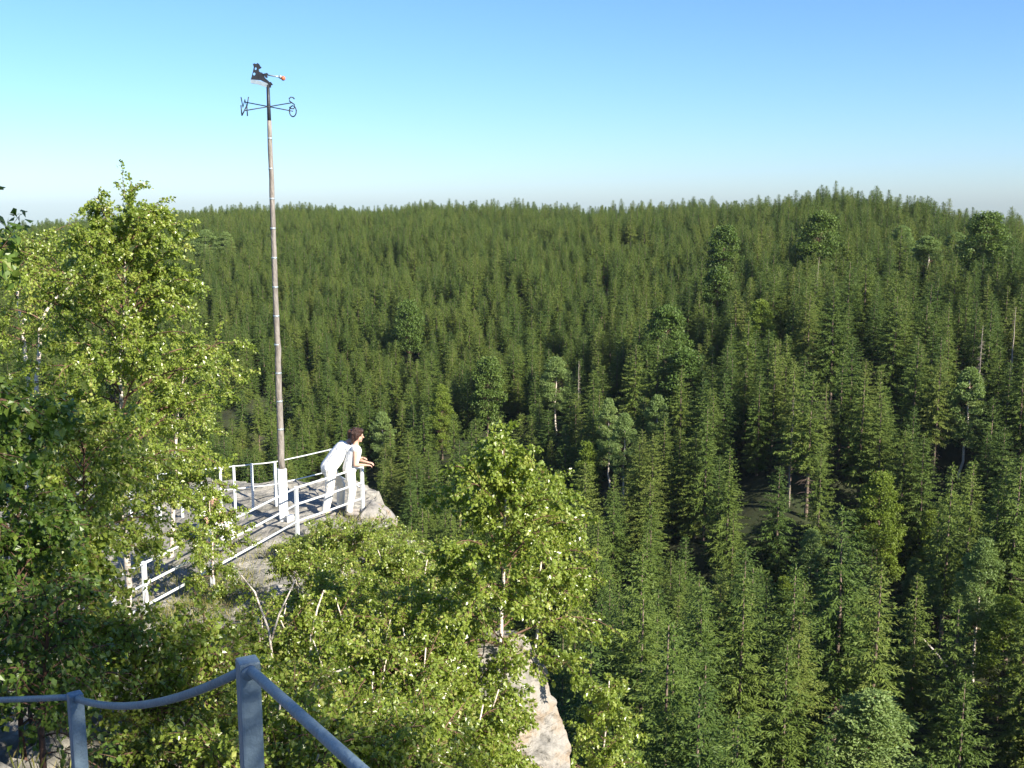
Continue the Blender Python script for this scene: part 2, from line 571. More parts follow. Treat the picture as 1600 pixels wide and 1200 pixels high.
def cliff_slab():
    edge = [(812, 1000), (830, 1012), (848, 1042), (862, 1085), (873, 1125), (886, 1150), (889, 1185), (892, 1260), (900, 1400)]
    E_ = np.array([at(x, y, 11.0)[:] for x, y in edge])
    zz = np.linspace(0, len(edge) - 1, 70)
    R = np.stack([np.interp(zz, np.arange(len(edge)), E_[:, a]) for a in range(3)], 1)
    sec = np.array([(0, 0), (-.16, -.16), (-.42, -.30), (-.95, -.25), (-1.0, .7), (-.25, .75), (-.06, .25)])
    k = np.linspace(0, len(sec), 57)[:-1]
    S = np.stack([np.interp(k, np.arange(len(sec) + 1), np.append(sec[:, a], sec[0, a])) for a in range(2)], 1)
    m = len(S)
    grow = np.clip(zz / 1.6, .12, 1)
    V = np.zeros((len(R), m, 3))
    V[:, :, 0] = R[:, None, 0] + S[None, :, 0] * grow[:, None]
    V[:, :, 1] = R[:, None, 1] + S[None, :, 1] * grow[:, None]
    V[:, :, 2] = R[:, None, 2]
    ar = np.arange(m) / m * 6
    nz = fbm(ar[None, :] * 1.6 + zz[:, None] * .5, zz[:, None] * 1.7 + 0 * ar[None, :], 51, 5)
    nz2 = np.round(fbm(ar[None, :] * .8, zz[:, None] * 1.1 + ar[None, :] * .4, 57, 3) * 5) / 5
    c = V.mean(1, keepdims=True)
    d = V - c
    d[:, :, 2] = 0
    d /= np.linalg.norm(d, axis=2, keepdims=True) + 1e-6
    V = V + d * (nz * .05 + nz2 * .06)[:, :, None]
    V[:, :, 2] += nz * .05
    n_ = len(R)
    ii = np.arange(n_ - 1)[:, None] * m
    jj = np.arange(m)[None, :]
    F = np.stack([ii + jj, ii + (jj + 1) % m, ii + m + (jj + 1) % m, ii + m + jj], -1).reshape(-1, 4)
    V = np.vstack([V.reshape(-1, 3), R[0] + np.array([-.05, .02, .02])])
    top = np.array([(len(V) - 1, (a + 1) % m, a) for a in range(m)])
    o0 = np.array(R[-1])
    return mesh_arrays('cliff_block', V - o0, [F, top], M_rock_pale), o0


_cm, _co = cliff_slab()
tag(link('cliff_block', _cm, None, tuple(_co)), 'tall sunlit pale cliff edge below the young birch', 'rock')
boulder('boulder', 'low grey rock beside the dry grass below the path railing', at(405, 1010, 13.6), (.42, .5, .3), 23, M_rock, .2)


# ------------------------------------------------------------------ conifers
def spruce_meshes(seed, H, R, base, dens=1.0, rounded=.8, dead=.25):
    r = np.random.default_rng(seed)
    tr = MB()
    n = 12
    zz = np.linspace(-1.5, H * .985, n)
    wob = r.normal(size=(n, 2)).cumsum(0) * .03
    wob[0] = 0
    pts = np.column_stack([wob, zz])
    tr.tube(pts, np.clip(.21 * (1 - (zz / H)) + .02, .02, 1), 7)
    for _ in range(int(40 * dead)):      # dry sticks below the crown
        z = r.uniform(.15, max(base + .12, .3)) * H
        a = r.uniform(0, 6.28)
        L = r.uniform(.5, 1.6)
        tr.tube([(0, 0, z), (math.cos(a) * L * .6, math.sin(a) * L * .6, z - .05 * L), (math.cos(a) * L, math.sin(a) * L, z - .3 * L)], [.03, .02, .008], 3, caps=False)
    P, D, Ls, Ws, T = [], [], [], [], []
    z = base * H
    lean = r.uniform(0, 6.28)
    while z < H - .25:
        t = (z / H - base) / (1 - base)
        prof = (1 - t) ** rounded
        prof *= min(1, .55 + t * 3.0)
        nb = 6 if t < .75 else 5
        a0 = r.uniform(0, 6.28)
        for b in range(nb):
            if r.random() > .93:
                continue
            a = a0 + b * 6.283 / nb + r.normal() * .25
            Lb = R * prof * r.uniform(.7, 1.18) + .12
            Lb *= 1 + .12 * math.cos(a - lean)
            up = -.22 + .75 * t ** 1.5 + r.normal() * .08
            drp = .42 * (1 - t) + .1
            ns = max(3, int(Lb / .20 * dens))
            s = np.linspace(.14, 1, ns) + r.normal(size=ns) * .02
            px = np.cos(a) * Lb * s
            py = np.sin(a) * Lb * s
            pz = z + Lb * (up * s - drp * s * s * .7 + .32 * s ** 4 * (1 - t))
            tint = np.clip(.5 + r.normal() * .16, 0, 1)
            for side in (-1, 0, 1, 2):
                q = a + side * .85 + r.normal(size=ns) * .25
                if side == 2:
                    q = a + r.normal(size=ns) * 1.1
                el = -.12 + r.normal(size=ns) * .25 - (.8 if side == 2 else .22 * (1 - t))
                d = np.stack([np.cos(q) * np.cos(el), np.sin(q) * np.cos(el), np.sin(el)], 1)
                P.append(np.stack([px, py, pz], 1) + r.normal(size=(ns, 3)) * .05)
                D.append(d)
                ln = (.29 + .36 * (1 - t)) * (1.12 - .42 * s) * r.uniform(.75, 1.3, ns)
                Ls.append(ln)
                Ws.append(ln * r.uniform(.22, .36, ns))
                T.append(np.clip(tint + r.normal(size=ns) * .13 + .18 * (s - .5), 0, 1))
        z += r.uniform(.42, .66) * (1.15 - .45 * t)
    # leading shoot
    ns = 14
    s = np.linspace(0, 1, ns)
    q = r.uniform(0, 6.28, ns)
    P.append(np.stack([wob[-1, 0] + 0 * s, wob[-1, 1] + 0 * s, H - 1.1 + s * 1.0], 1))
    D.append(np.stack([np.cos(q), np.sin(q), .9 + s], 1))
    Ls.append(.42 - .2 * s)
    Ws.append(.13 + 0 * s)
    T.append(.6 + 0 * s)
    P, D, Ls, Ws, T = np.concatenate(P), np.concatenate(D), np.concatenate(Ls), np.concatenate(Ws), np.concatenate(T)
    V, F = leaf_arrays(P, D, Ls, Ws, r, .28, .5)
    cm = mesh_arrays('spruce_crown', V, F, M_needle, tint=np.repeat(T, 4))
    return tr.mesh('spruce_trunk', [M_bark_spruce], True), cm


SPR = []      # (trunk mesh, crown mesh, height, what it looks like)
for (sd_, H, R, b, de, rd, dd) in [(1, 18, 3.0, .12, 1, .66, .4), (2, 19, 2.6, .20, 1, .72, .6), (3, 16, 3.0, .06, 1, .60, .2), (4, 20, 3.5, .16, 1, .55, .5),
                                   (5, 18, 2.5, .28, 1, .7, 1.0), (6, 14, 2.4, .05, 1, .72, .1), (7, 20, 2.9, .36, .95, .6, 1.3), (8, 18, 3.6, .10, .95, .64, .3)]:
    SPR.append((*spruce_meshes(sd_, H, R, b, de, rd, dd), H))
SPR_SHORT = ['full conical spruce', 'tall narrow spruce', 'bushy low branched spruce', 'big broad spruce', 'slim spruce', 'small young spruce', 'high crowned spruce', 'wide loose spruce']
SPR_LABEL = ['full conical spruce with dense dark branches on the valley slope',
             'tall narrow spruce with a pointed crown on the valley slope',
             'bushy spruce with branches almost to the ground on the slope',
             'big broad spruce with a rounded crown on the valley slope',
             'slim spruce with a bare lower trunk on the slope',
             'small slender young spruce standing between taller spruces',
             'spruce with a long bare grey trunk below its high crown',
             'wide loose spruce with drooping separate branches on the slope']


# ------------------------------------------------------------------ broadleaved trees of the slope
def slope_tree_meshes(seed, H, R, base, leaf, bark, n_cl, n_lf, lsize, shape='oval'):
    r = np.random.default_rng(seed)
    tr = MB()
    zz = np.linspace(-1, H * .9, 9)
    wob = r.normal(size=(9, 2)).cumsum(0) * .12
    wob[:2] = 0
    pts = np.column_stack([wob, zz])
    tr.tube(pts, np.clip(.15 * (1 - zz / H) + .03, .03, 1), 7)
    P, D, T = [], [], []
    for c in range(n_cl):
        t = r.beta(1.3, 1.2)
        z = H * (base + (1 - base) * t)
        if shape == 'oval':
            prof = math.sin(math.pi * min(1, .12 + .88 * t) ** .8) ** .7
        elif shape == 'cone':
            prof = (1 - t) ** .8 + .08
        else:
            prof = math.sqrt(max(.03, 1 - t ** 2.2)) * min(1, .6 + t)
        a = r.uniform(0, 6.28)
        rr = R * prof * math.sqrt(r.uniform(.1, 1))
        i = min(8, int((z + 1) / (H * .9 + 1) * 8))
        c0 = pts[i]
        cc = np.array([c0[0] + math.cos(a) * rr, c0[1] + math.sin(a) * rr, z])
        zb = z - rr * .7
        tr.tube([(c0[0], c0[1], max(zb, 1)), (c0[0] * .4 + cc[0] * .6, c0[1] * .4 + cc[1] * .6, z - rr * .25), cc], [.04, .025, .01], 4, 1, caps=False)
        rad = (.42 + .35 * r.random()) * (R / 2.6) ** .7
        u = r.normal(size=(n_lf, 3))
        u /= np.linalg.norm(u, axis=1)[:, None]
        P.append(cc + u * rad * (r.uniform(.25, 1, n_lf) ** .5)[:, None] * np.array([1.25, 1.25, .8]))
        d = r.normal(size=(n_lf, 3))
        d[:, 2] -= .5
        D.append(d + u * .5)
        T.append(np.clip(.5 + r.normal() * .16 + r.normal(size=n_lf) * .15, 0, 1))
    P, D, T = np.concatenate(P), np.concatenate(D), np.concatenate(T)
    L = lsize * r.uniform(.7, 1.35, len(P))
    V, F = leaf_arrays(P, D, L, L * .75, r, .2, .35)
    return tr.mesh('trunk', [bark, M_twig], True), mesh_arrays('crown', V, F, leaf, tint=np.repeat(T, 4))


BRO = {
    'birch': [(*slope_tree_meshes(41, 15, 2.1, .28, M_far_birch, M_bark_birch, 90, 190, .19), 15), (*slope_tree_meshes(42, 17, 2.5, .35, M_far_birch, M_bark_birch, 105, 190, .19), 17)],
    'beech': [(*slope_tree_meshes(43, 19, 4.3, .3, M_beech, M_bark_spruce, 170, 70, .36, 'round'), 19), (*slope_tree_meshes(44, 17, 3.6, .25, M_beech, M_bark_spruce, 150, 70, .36, 'round'), 17)],
    'young': [(*slope_tree_meshes(45, 14, 2.2, .1, M_bright, M_bark_spruce, 120, 150, .2, 'cone'), 14), (*slope_tree_meshes(46, 15, 2.6, .12, M_bright, M_bark_spruce, 130, 150, .2), 15)],
}


def place_by_top(px, py, H, rmin=64, rmax=620):
    """where on the slope a tree of height H has its top at this place"""
    best = None
    az = math.atan((px - 800) / FPX * 1.0)
    for r in np.arange(rmin, rmax, 1.5):
        for _ in range(1):
            X, Y = r * math.sin(az), r * math.cos(az)
            z = float(ground(X, Y)[0]) + H
            qx, qy, d = project((X, Y, z))
            X += (px - qx) / FPX * d
            z = float(ground(X, Y)[0]) + H
            qx, qy, d = project((X, Y, z))
        e = abs(qy - py)
        if best is None or e < best[0] - .5:
            best = (e, X, Y)
    return best[1], best[2]


marks = []
special = []     # (x, y, clearing radius)


def put_tree(name, label, cat, meshes, x, y, s, rz, group):
    z = float(ground(x, y)[0])
    t = thing(name, label, cat, (x, y, z - .2), rz, group)
    t.scale = (s[0], s[0], s[1])
    link('trunk', meshes[0], t)
    c = link('crown', meshes[1], t)
    c['kind'] = 'stuff'
    return t


rnd = random.Random(5)
SPOTS = [
    # px, top row, kind, variant, scale(w,h), label
    (1330, 852, 'birch', 1, (1.0, .95), 'pale birch with a forked white trunk showing below its crown'),
    (1268, 826, 'birch', 0, (1.15, 1.0), 'light green birch beside the fork-trunked birch on the slope'),
    (1432, 872, 'birch', 0, (.8, .75), 'small thin birch leaning between dark spruces'),
    (1535, 842, 'birch', 1, (.95, .95), 'bright leafy birch with an airy crown on the slope'),
    (1490, 778, 'young', 1, (1.15, .95), 'bright yellow green feathery young tree on the slope'),
    (1230, 893, 'young', 0, (1.0, .85), 'light green young tree under the light green birch'),
    (1355, 1085, 'birch', 1, (1.7, 1.0), 'broad greyish green willow-like tree low on the slope'),
    (1510, 578, 'birch', 0, (1.3, 1.1), 'pale greyish broadleaf tree halfway up the slope'),
    (1415, 352, 'birch', 0, (1.5, .9), 'pale broadleaf tree in the light patch under the ridge'),
    (1455, 368, 'birch', 1, (1.5, .8), 'pale broadleaf tree in the light patch under the ridge'),
    (1500, 362, 'birch', 0, (1.6, .9), 'pale broadleaf tree in the light patch under the ridge'),
    (1550, 376, 'birch', 1, (1.5, .8), 'pale broadleaf tree in the light patch under the ridge'),
    (1375, 372, 'birch', 1, (1.4, .8), 'pale broadleaf tree in the light patch under the ridge'),
    (1285, 330, 'beech', 0, (1.2, 1.0), 'round green beech crown just below the ridge line'),
    (1440, 316, 'beech', 1, (1.3, 1.0), 'round green beech crown just below the ridge line'),
    (1540, 332, 'beech', 0, (1.2, 1.0), 'round green beech crown just below the ridge line'),
    (1130, 352, 'beech', 1, (1.2, 1.0), 'round green beech crown just below the ridge line'),
    (1045, 478, 'beech', 0, (1.1, 1.0), 'dark round beech among spruces in the middle of the slope'),
    (1075, 545, 'beech', 1, (1.2, 1.0), 'rich green spreading beech below the dark round beech'),
    (1120, 415, 'beech', 1, (1.0, .9), 'rounded beech high among the spruces of the right slope'),
    (1190, 470, 'young', 1, (1.2, 1.0), 'soft green larch-like tree among spruces under the beeches'),
    (955, 622, 'birch', 0, (1.0, 1.0), 'slender birch with a pale trunk in the birch row of the valley'),
    (978, 640, 'birch', 1, (.9, .9), 'slender birch with a pale trunk in the birch row of the valley'),
    (1032, 615, 'birch', 0, (1.1, 1.0), 'slender birch with a pale trunk in the birch row of the valley'),
    (915, 690, 'young', 0, (1.3, 1.0), 'light green pointed tree at the foot of the slope'),
    (870, 745, 'young', 1, (1.2, 1.0), 'bushy light green tree behind the young birch'),
    (760, 560, 'beech', 1, (1.0, 1.0), 'rounded broadleaf tree within the plantation slope'),
    (870, 555, 'birch', 1, (1.2, .9), 'greyish broadleaf tree within the plantation slope'),
    (690, 600, 'young', 1, (1.0, 1.0), 'fresh green tree within the plantation slope'),
    (285, 362, 'birch', 0, (1.7, .9), 'bluish pale tree in the far light patch below the ridge'),
    (320, 358, 'birch', 1, (1.7, .9), 'bluish pale tree in the far light patch below the ridge'),
    (352, 362, 'birch', 0, (1.7, .9), 'bluish pale tree in the far light patch below the ridge'),
    (1375, 735, 'young', 1, (1.3, 1.15), 'tall bright green tree above the birches on the slope'),
    (1460, 790, 'young', 0, (1.0, 1.0), 'lush green cone shaped tree next to the feathery young tree'),
    (1570, 930, 'young', 1, (1.2, .9), 'light green tree below the airy birch'),
    (1405, 945, 'beech', 1, (.8, .7), 'low rounded green tree below the thin birch'),
    (600, 640, 'birch', 0, (1.2, .9), 'pale broadleaf tree behind the couple on the lookout'),
    (640, 470, 'beech', 0, (.9, .9), 'round dark broadleaf tree high on the plantation slope'),
]
for (px, py, kind, v, s, lab) in SPOTS:
    me = BRO[kind][v]
    H = me[2] * s[1]
    x, y = place_by_top(px, py, H, 100 if px < 900 else 66)
    nm = {'birch': 'birch_tree', 'beech': 'beech_tree', 'young': 'broadleaf_tree'}[kind]
    put_tree(nm, lab, 'tree', me, x, y, s, rnd.uniform(0, 6.28), 'broadleaved trees among the spruces')
    special.append((x, y, 2.6 * s[0] + (1.5 if kind == 'beech' else .3)))
    marks.append((x, y, lab))


def snag_mesh(seed, H, r0, nst, top=.02):
    r = np.random.default_rng(seed)
    b = MB()
    zz = np.linspace(-1, H, 9)
    w = r.normal(size=(9, 2)).cumsum(0) * .05
    b.tube(np.column_stack([w, zz]), np.linspace(r0, top, 9), 7)
    for _ in range(nst):
        z = r.uniform(.3, .97) * H
        a = r.uniform(0, 6.28)
        L = r.uniform(.4, 1.9) * (1.15 - z / H)
        b.tube([(0, 0, z), (math.cos(a) * L * .5, math.sin(a) * L * .5, z - .02), (math.cos(a) * L, math.sin(a) * L, z - .25 * L)], [.035, .022, .008], 3, caps=False)
    return b.mesh('snag', [M_dead_twig], True)


for (px, py, H, r0, n, lab) in [(1280, 402, 16, .2, 30, 'tall dead bare trunk rising pale above the spruces'),
                                (1585, 478, 17, .25, 14, 'broken pale dead trunk standing high on the slope'),
                                (1536, 505, 16.5, .2, 120, 'dead brown spruce with bare twigs on the slope'),
                                (1240, 622, 16, .16, 60, 'thin leafless spruce between living spruces'),
                                (905, 566, 16, .18, 90, 'brownish dead spruce within the plantation slope')]:
    x, y = place_by_top(px, py, H)
    o = link('dead_tree', snag_mesh(int(px), H, r0, n), None, (x, y, float(ground(x, y)[0])))
    tag(o, lab, 'dead tree', 'dead trees on the slope')
    special.append((x, y, 1.6))
fx, fy = place_by_top(1465, 1010, 9)
fb = MB()
fb.tube([(7.0, 1.0, -8.2), (3.6, .6, -3.6), (0, .3, .9), (-1.6, 0, 2.6)], [.17, .14, .11, .07], 7)
tag(link('fallen_trunk', fb.mesh('fallen_trunk', [M_bark_birch], True), None, (fx, fy, float(ground(fx, fy)[0]) + 7.5)), 'pale fallen birch trunk leaning across the spruces', 'trunk')

# ---- scatter of the spruces
pts = []
for (STEP, r0_, r1_) in ((4.7, 0, 150), (4.0, 150, 205), (3.1, 205, 900)):
    for i, X in enumerate(np.arange(-420, 420, STEP)):
        for Y in np.arange(20, 640, STEP):
            x = X + rng.uniform(-.46, .46) * STEP
            y = Y + rng.uniform(-.46, .46) * STEP + (STEP / 2 if i % 2 else 0)
            if r0_ <= math.hypot(x, y) < r1_:
                pts.append((x, y))
pts = np.array(pts)
r_ = np.hypot(pts[:, 0], pts[:, 1])
a_ = np.arctan2(pts[:, 0], pts[:, 1])
keep = (np.abs(a_) < math.radians(34)) & (r_ > 58) & (r_ < 640)
keep &= ~((r_ > 480) & (a_ > math.radians(12)))
keep &= ~((r_ < 100) & (a_ < math.radians(1.0)))
pts, r_, a_ = pts[keep], r_[keep], a_[keep]
dn = fbm(pts[:, 0] / 17, pts[:, 1] / 17, 31, 3)
thin = np.where(r_ < 125, .14, np.where(r_ < 200, .14, .06))
drop = rng.random(len(pts)) < np.clip(thin + np.clip(-dn - .20, 0, 1) * 2.4, 0, .85)
for (x, y, c) in special:
    d = np.hypot(pts[:, 0] - x, pts[:, 1] - y)
    # leave the special tree room and a free view towards the lookout
    tox, toy = -x / math.hypot(x, y), -y / math.hypot(x, y)
    al = (pts[:, 0] - x) * tox + (pts[:, 1] - y) * toy
    ac = np.abs((pts[:, 0] - x) * toy - (pts[:, 1] - y) * tox)
    drop |= (d < c) | ((al > 0) & (al < c + 5) & (ac < c * .8))
pts, r_, a_ = pts[~drop], r_[~drop], a_[~drop]
gz = ground(pts[:, 0], pts[:, 1])
n = len(pts)
hn = fbm(pts[:, 0] / 45, pts[:, 1] / 45, 77, 3)
var = rng.integers(0, 8, n)
hs = np.clip(.95 + hn * .22 + rng.normal(size=n) * .085, .6, 1.22)
hs = np.where(hs > 1.1, 1.1 + (hs - 1.1) * .5, hs) * np.interp(r_, [110, 250], [1.2, .64])
ws = np.clip(hs ** .8 * rng.uniform(.88, 1.18, n), .5, 1.35) * np.interp(r_, [110, 200], [1.1, 1.0])
rot = rng.uniform(0, 6.283, n)
SH = np.array([s[2] for s in SPR])
ztop = gz + SH[var] * hs
dd = pts[:, 1] * CP - ztop * SP
qx = 800 + FPX * pts[:, 0] / dd
qy = 600 - FPX * (pts[:, 1] * SP + ztop * CP) / dd
left_edge = np.interp(qy, [300, 680, 900, 1000, 1100, 1200], [-50, 620, 890, 870, 1010, 1040])
vis = (qx > left_edge) & (qx < 1600) & (qy > 250) & (qy < 1175)
# trees wholly hidden behind nearer ones are not worth an object of their own
order = np.argsort(r_)
hid = np.zeros(n, bool)
sky_y = np.full(1700, 1300.0)
for k in order:
    if not vis[k]:
        continue
    c0 = int(np.clip(qx[k], 0, 1690))
    if qy[k] > sky_y[c0] - 3:
        hid[k] = True
    wpx = FPX * 1.1 / dd[k]
    lo, hi = int(max(0, qx[k] - wpx)), int(min(1690, qx[k] + wpx)) + 1
    sky_y[lo:hi] = np.minimum(sky_y[lo:hi], qy[k] + 9 * wpx / 3)
cand = [k for k in order if vis[k] and not hid[k]]
solo = set(cand[:300])
for k in sorted(solo):
    t, c, H = SPR[var[k]]
    lab = SPR_LABEL[var[k]]
    near = sorted((math.hypot(mx - pts[k, 0], my - pts[k, 1]), mx, my, ml) for mx, my, ml in marks)[0]
    if near[0] < 13:
        tail = ' '.join(near[3].split()[:5])
        for w_ in (' with', ' in', ' on', ' beside', ' just', ' under', ' below', ' among', ' within', ' high', ' at', ' behind', ' above', ' between', ' leaning', ' low', ' next', ' halfway', ' of', ' the', ' a', ' and', ' an', ' broadleaf'):
            if tail.endswith(w_):
                tail = tail[:-len(w_)]
        lab = SPR_SHORT[var[k]] + (' directly uphill of the ' if math.hypot(pts[k, 0], pts[k, 1]) > math.hypot(near[1], near[2]) else ' directly downhill of the ') + tail
    o = thing('spruce_tree', lab, 'spruce', (pts[k, 0], pts[k, 1], gz[k] - .3), rot[k], 'spruces on the near valley slopes')
    o.scale = (ws[k], ws[k], hs[k])
    link('trunk', t, o)
    link('crown', c, o)['kind'] = 'stuff'

rest = np.array([k for k in range(n) if k not in solo])
fm = bpy.data.meshes.new('spruce_forest')
fm.vertices.add(len(rest))
fm.vertices.foreach_set('co', np.column_stack([pts[rest], gz[rest] - .3]).astype(np.float32).ravel())
for nm, ty, val in (('idx', 'INT', var[rest].astype(np.int32)), ('rotz', 'FLOAT', rot[rest].astype(np.float32))):
    a = fm.attributes.new(nm, ty, 'POINT')
    a.data.foreach_set('value', val)
a = fm.attributes.new('scl', 'FLOAT_VECTOR', 'POINT')
a.data.foreach_set('vector', np.column_stack([ws[rest], ws[rest], hs[rest]]).astype(np.float32).ravel())
fo = link('spruce_forest', fm)
fo['kind'] = 'stuff'
tag(fo, 'dense dark green spruce forest covering the far valley slope up to the ridge', 'forest')
pc = bpy.data.collections.new('spruce_kinds')      # source shapes for the mass, not part of the scene
for i, (t, c, H) in enumerate(SPR):
    for nm, me in (('t', t), ('c', c)):
        pass
    V1 = np.empty(len(t.vertices) * 3, np.float32)
    t.vertices.foreach_get('co', V1)
    V2 = np.empty(len(c.vertices) * 3, np.float32)
    c.vertices.foreach_get('co', V2)
    f1 = [list(p.vertices) for p in t.polygons]
    F4 = np.array([f for f in f1 if len(f) == 4])
    F3a = np.array([f for f in f1 if len(f) == 3])
    l2 = np.empty(len(c.loops), np.int32)
    c.loops.foreach_get('vertex_index', l2)
    F3b = l2.reshape(-1, 3) + len(t.vertices)
    tt = np.empty(len(c.vertices), np.float32)
    c.attributes['tint'].data.foreach_get('value', tt)
    me = mesh_arrays('spruce', np.concatenate([V1.reshape(-1, 3), V2.reshape(-1, 3)]), [F4, np.concatenate([F3a, F3b])], [M_bark_spruce, M_needle],
                     np.concatenate([np.zeros(len(F4) + len(F3a)), np.ones(len(F3b))]), np.concatenate([np.full(len(t.vertices), .5), tt]))
    pc.objects.link(bpy.data.objects.new('spruce_kind_%02d' % i, me))
ng = bpy.data.node_groups.new('spruce_forest', 'GeometryNodeTree')
ng.interface.new_socket('Geometry', in_out='INPUT', socket_type='NodeSocketGeometry')
ng.interface.new_socket('Geometry', in_out='OUTPUT', socket_type='NodeSocketGeometry')
gi, go = ng.nodes.new('NodeGroupInput'), ng.nodes.new('NodeGroupOutput')
mp = ng.nodes.new('GeometryNodeMeshToPoints')
ip = ng.nodes.new('GeometryNodeInstanceOnPoints')
ci = ng.nodes.new('GeometryNodeCollectionInfo')
ci.inputs['Collection'].default_value = pc
ci.inputs['Separate Children'].default_value = True
ci.inputs['Reset Children'].default_value = True
ip.inputs['Pick Instance'].default_value = True


def attr(nm, ty):
    n_ = ng.nodes.new('GeometryNodeInputNamedAttribute')
    n_.data_type = ty
    n_.inputs['Name'].default_value = nm
    return n_.outputs['Attribute']


cx = ng.nodes.new('ShaderNodeCombineXYZ')
er = ng.nodes.new('FunctionNodeEulerToRotation')
ng.links.new(attr('rotz', 'FLOAT'), cx.inputs[2])
ng.links.new(cx.outputs[0], er.inputs[0])
ng.links.new(gi.outputs[0], mp.inputs['Mesh'])
ng.links.new(mp.outputs[0], ip.inputs['Points'])
ng.links.new(ci.outputs[0], ip.inputs['Instance'])
ng.links.new(attr('idx', 'INT'), ip.inputs['Instance Index'])
ng.links.new(er.outputs[0], ip.inputs['Rotation'])
ng.links.new(attr('scl', 'FLOAT_VECTOR'), ip.inputs['Scale'])
ng.links.new(ip.outputs[0], go.inputs[0])
fo.modifiers.new('scatter', 'NODES').node_group = ng


# ------------------------------------------------------------------ foreground birches and shrubs
def bend(p0, d0, L, n, r, wob=.12, grav=0.0, up=0.0):
    """a growing shoot: n points from p0 along d0"""
    P = [np.array(p0, float)]
    d = np.array(d0, float)
    d /= np.linalg.norm(d)
    for i in range(n - 1):
        d = d + r.normal(size=3) * wob
        d[2] += (up - grav * (i / n))
        d /= np.linalg.norm(d)
        P.append(P[-1] + d * L / (n - 1))
    return np.array(P)


def birch(name, label, loc, H, spread, seed, leaf=.042, n_leaf=9000, base=.2, stems=None, nb=34, mat=None, group=None, profile='cone', bark=None, lean=(0, 0), r0=None, tuft=0.0):
    r = np.random.default_rng(seed)
    mat = mat or M_birch_leaf
    t = thing(name, label, 'tree' if H > 3.2 else 'bush', loc, 0, group)
    tb, br = MB(), MB()
    r0 = r0 or .012 * H + .008
    paths = []
    if stems is None:
        stems = [[(0, 0, -.4), (lean[0] * .3 + r.normal() * .04, lean[1] * .3, H * .3), (lean[0] * .7 + r.normal() * .06, lean[1] * .7, H * .65), (lean[0], lean[1], H)]]
    for st in stems:
        st = np.array(st, float)
        k = np.linspace(0, len(st) - 1, 14)
        q = np.stack([np.interp(k, np.arange(len(st)), st[:, a]) for a in range(3)], 1)
        q[1:-1] = (q[:-2] + 2 * q[1:-1] + q[2:]) / 4
        q[1:-1, :2] += r.normal(size=(12, 2)) * .012 * H * .3
        tb.tube(q, np.linspace(r0, .006, 14), 7)
        paths.append(q)
    TP, TD = [], []
    for b in range(nb):
        q = paths[b % len(paths)]
        tt = base + (1 - base) * (((b + .5) / nb) ** .9) * .97
        k = tt * 13
        i = min(12, int(k))
        p = q[i] + (q[i + 1] - q[i]) * (k - i)
        h = (tt - base) / (1 - base)
        if profile == 'cone':
            L = spread * (1 - h) ** .75 * min(1, .55 + 2 * h) + .12 * spread
        elif profile == 'dome':
            L = spread * (1 - h) ** .5 * min(1, .5 + 1.6 * h) + .1 * spread
        elif profile == 'oval':
            L = spread * max(.15, math.sin(math.pi * (.12 + .85 * h)) ** .7)
        else:
            L = spread * max(.22, 1 - .55 * h)
        L *= r.uniform(.65, 1.25)
        a = b * 2.4 + r.normal() * .35
        e = .45 + .5 * h + r.normal() * .12
        d = (math.cos(a) * math.cos(e), math.sin(a) * math.cos(e), math.sin(e))
        bp = bend(p, d, L, 8, r, .09, .34)
        br.tube(bp, np.linspace(max(.006, .007 * L + .003), .003, 8), 4, caps=False)
        ntw = max(4, int(7 + L * 5))
        for w in range(ntw):
            s = .18 + .82 * (w + r.random()) / ntw
            i2 = min(6, int(s * 7))
            p2 = bp[i2] + (bp[i2 + 1] - bp[i2]) * (s * 7 - i2)
            dv = bp[i2 + 1] - bp[i2]
            d2 = dv / np.linalg.norm(dv) + r.normal(size=3) * .65
            L2 = (.18 + .34 * r.random()) * (.35 + .5 * L) * (1.15 - .5 * s)
            tp = bend(p2, d2, L2 + .05, 6, r, .16, .5)
            br.tube(tp, np.linspace(.0032, .0014, 6), 3, caps=False)
            TP.append(tp)
    for k in range(int(tuft * 16)):          # a wispy open top
        q0 = paths[0][-1]
        a = r.uniform(0, 6.28)
        st = q0 + np.array([0, 0, r.uniform(-.1, .25) * tuft])
        tp = bend(st, (math.cos(a) * .45, math.sin(a) * .45, 1.0), tuft * r.uniform(.7, 1.25), 6, r, .2, .55)
        br.tube(tp, np.linspace(.005, .0015, 6), 3, caps=False)
        TP.append(tp)
    # leaves on the twigs
    TP = np.array(TP)
    m = len(TP)
    pick = r.integers(0, m, n_leaf)
    s = r.uniform(.05, 1, n_leaf) ** .8 * 4.999
    i = s.astype(int)
    f = (s - i)[:, None]
    A, B = TP[pick, i], TP[pick, i + 1]
    P = A * (1 - f) + B * f
    P = P + r.normal(size=P.shape) * leaf * .45
    D = (B - A) / (np.linalg.norm(B - A, axis=1)[:, None] + 1e-6) * .5 + r.normal(size=P.shape) * .7
    D[:, 2] -= .55
    L = leaf * r.uniform(.65, 1.3, n_leaf)
    V, F = leaf_arrays(P, D, L, L * r.uniform(.7, .9, n_leaf), r, .16, .22)
    shade = np.clip(.45 + (r.normal(size=m) * .15)[pick] + r.normal(size=n_leaf) * .17, 0, 1)
    shade = np.where(r.random(n_leaf) < .012, 1.0, np.clip(shade, 0, .93))
    link('trunk', tb.mesh('trunk', [bark or M_bark_birch], True), t)
    bo = link('twigs', br.mesh('twigs', [M_twig], False), t)
    bo['kind'] = 'stuff'
    co = link('crown', mesh_arrays('crown', V, F, mat, tint=np.repeat(shade, 4)), t)
    co['kind'] = 'stuff'
    return t


def base_at(px, py_top, d, H):
    """foot of a plant of height H whose tip shows at this pixel"""
    p = at(px, py_top, d)
    return Vector((p.x, p.y, p.z - H))


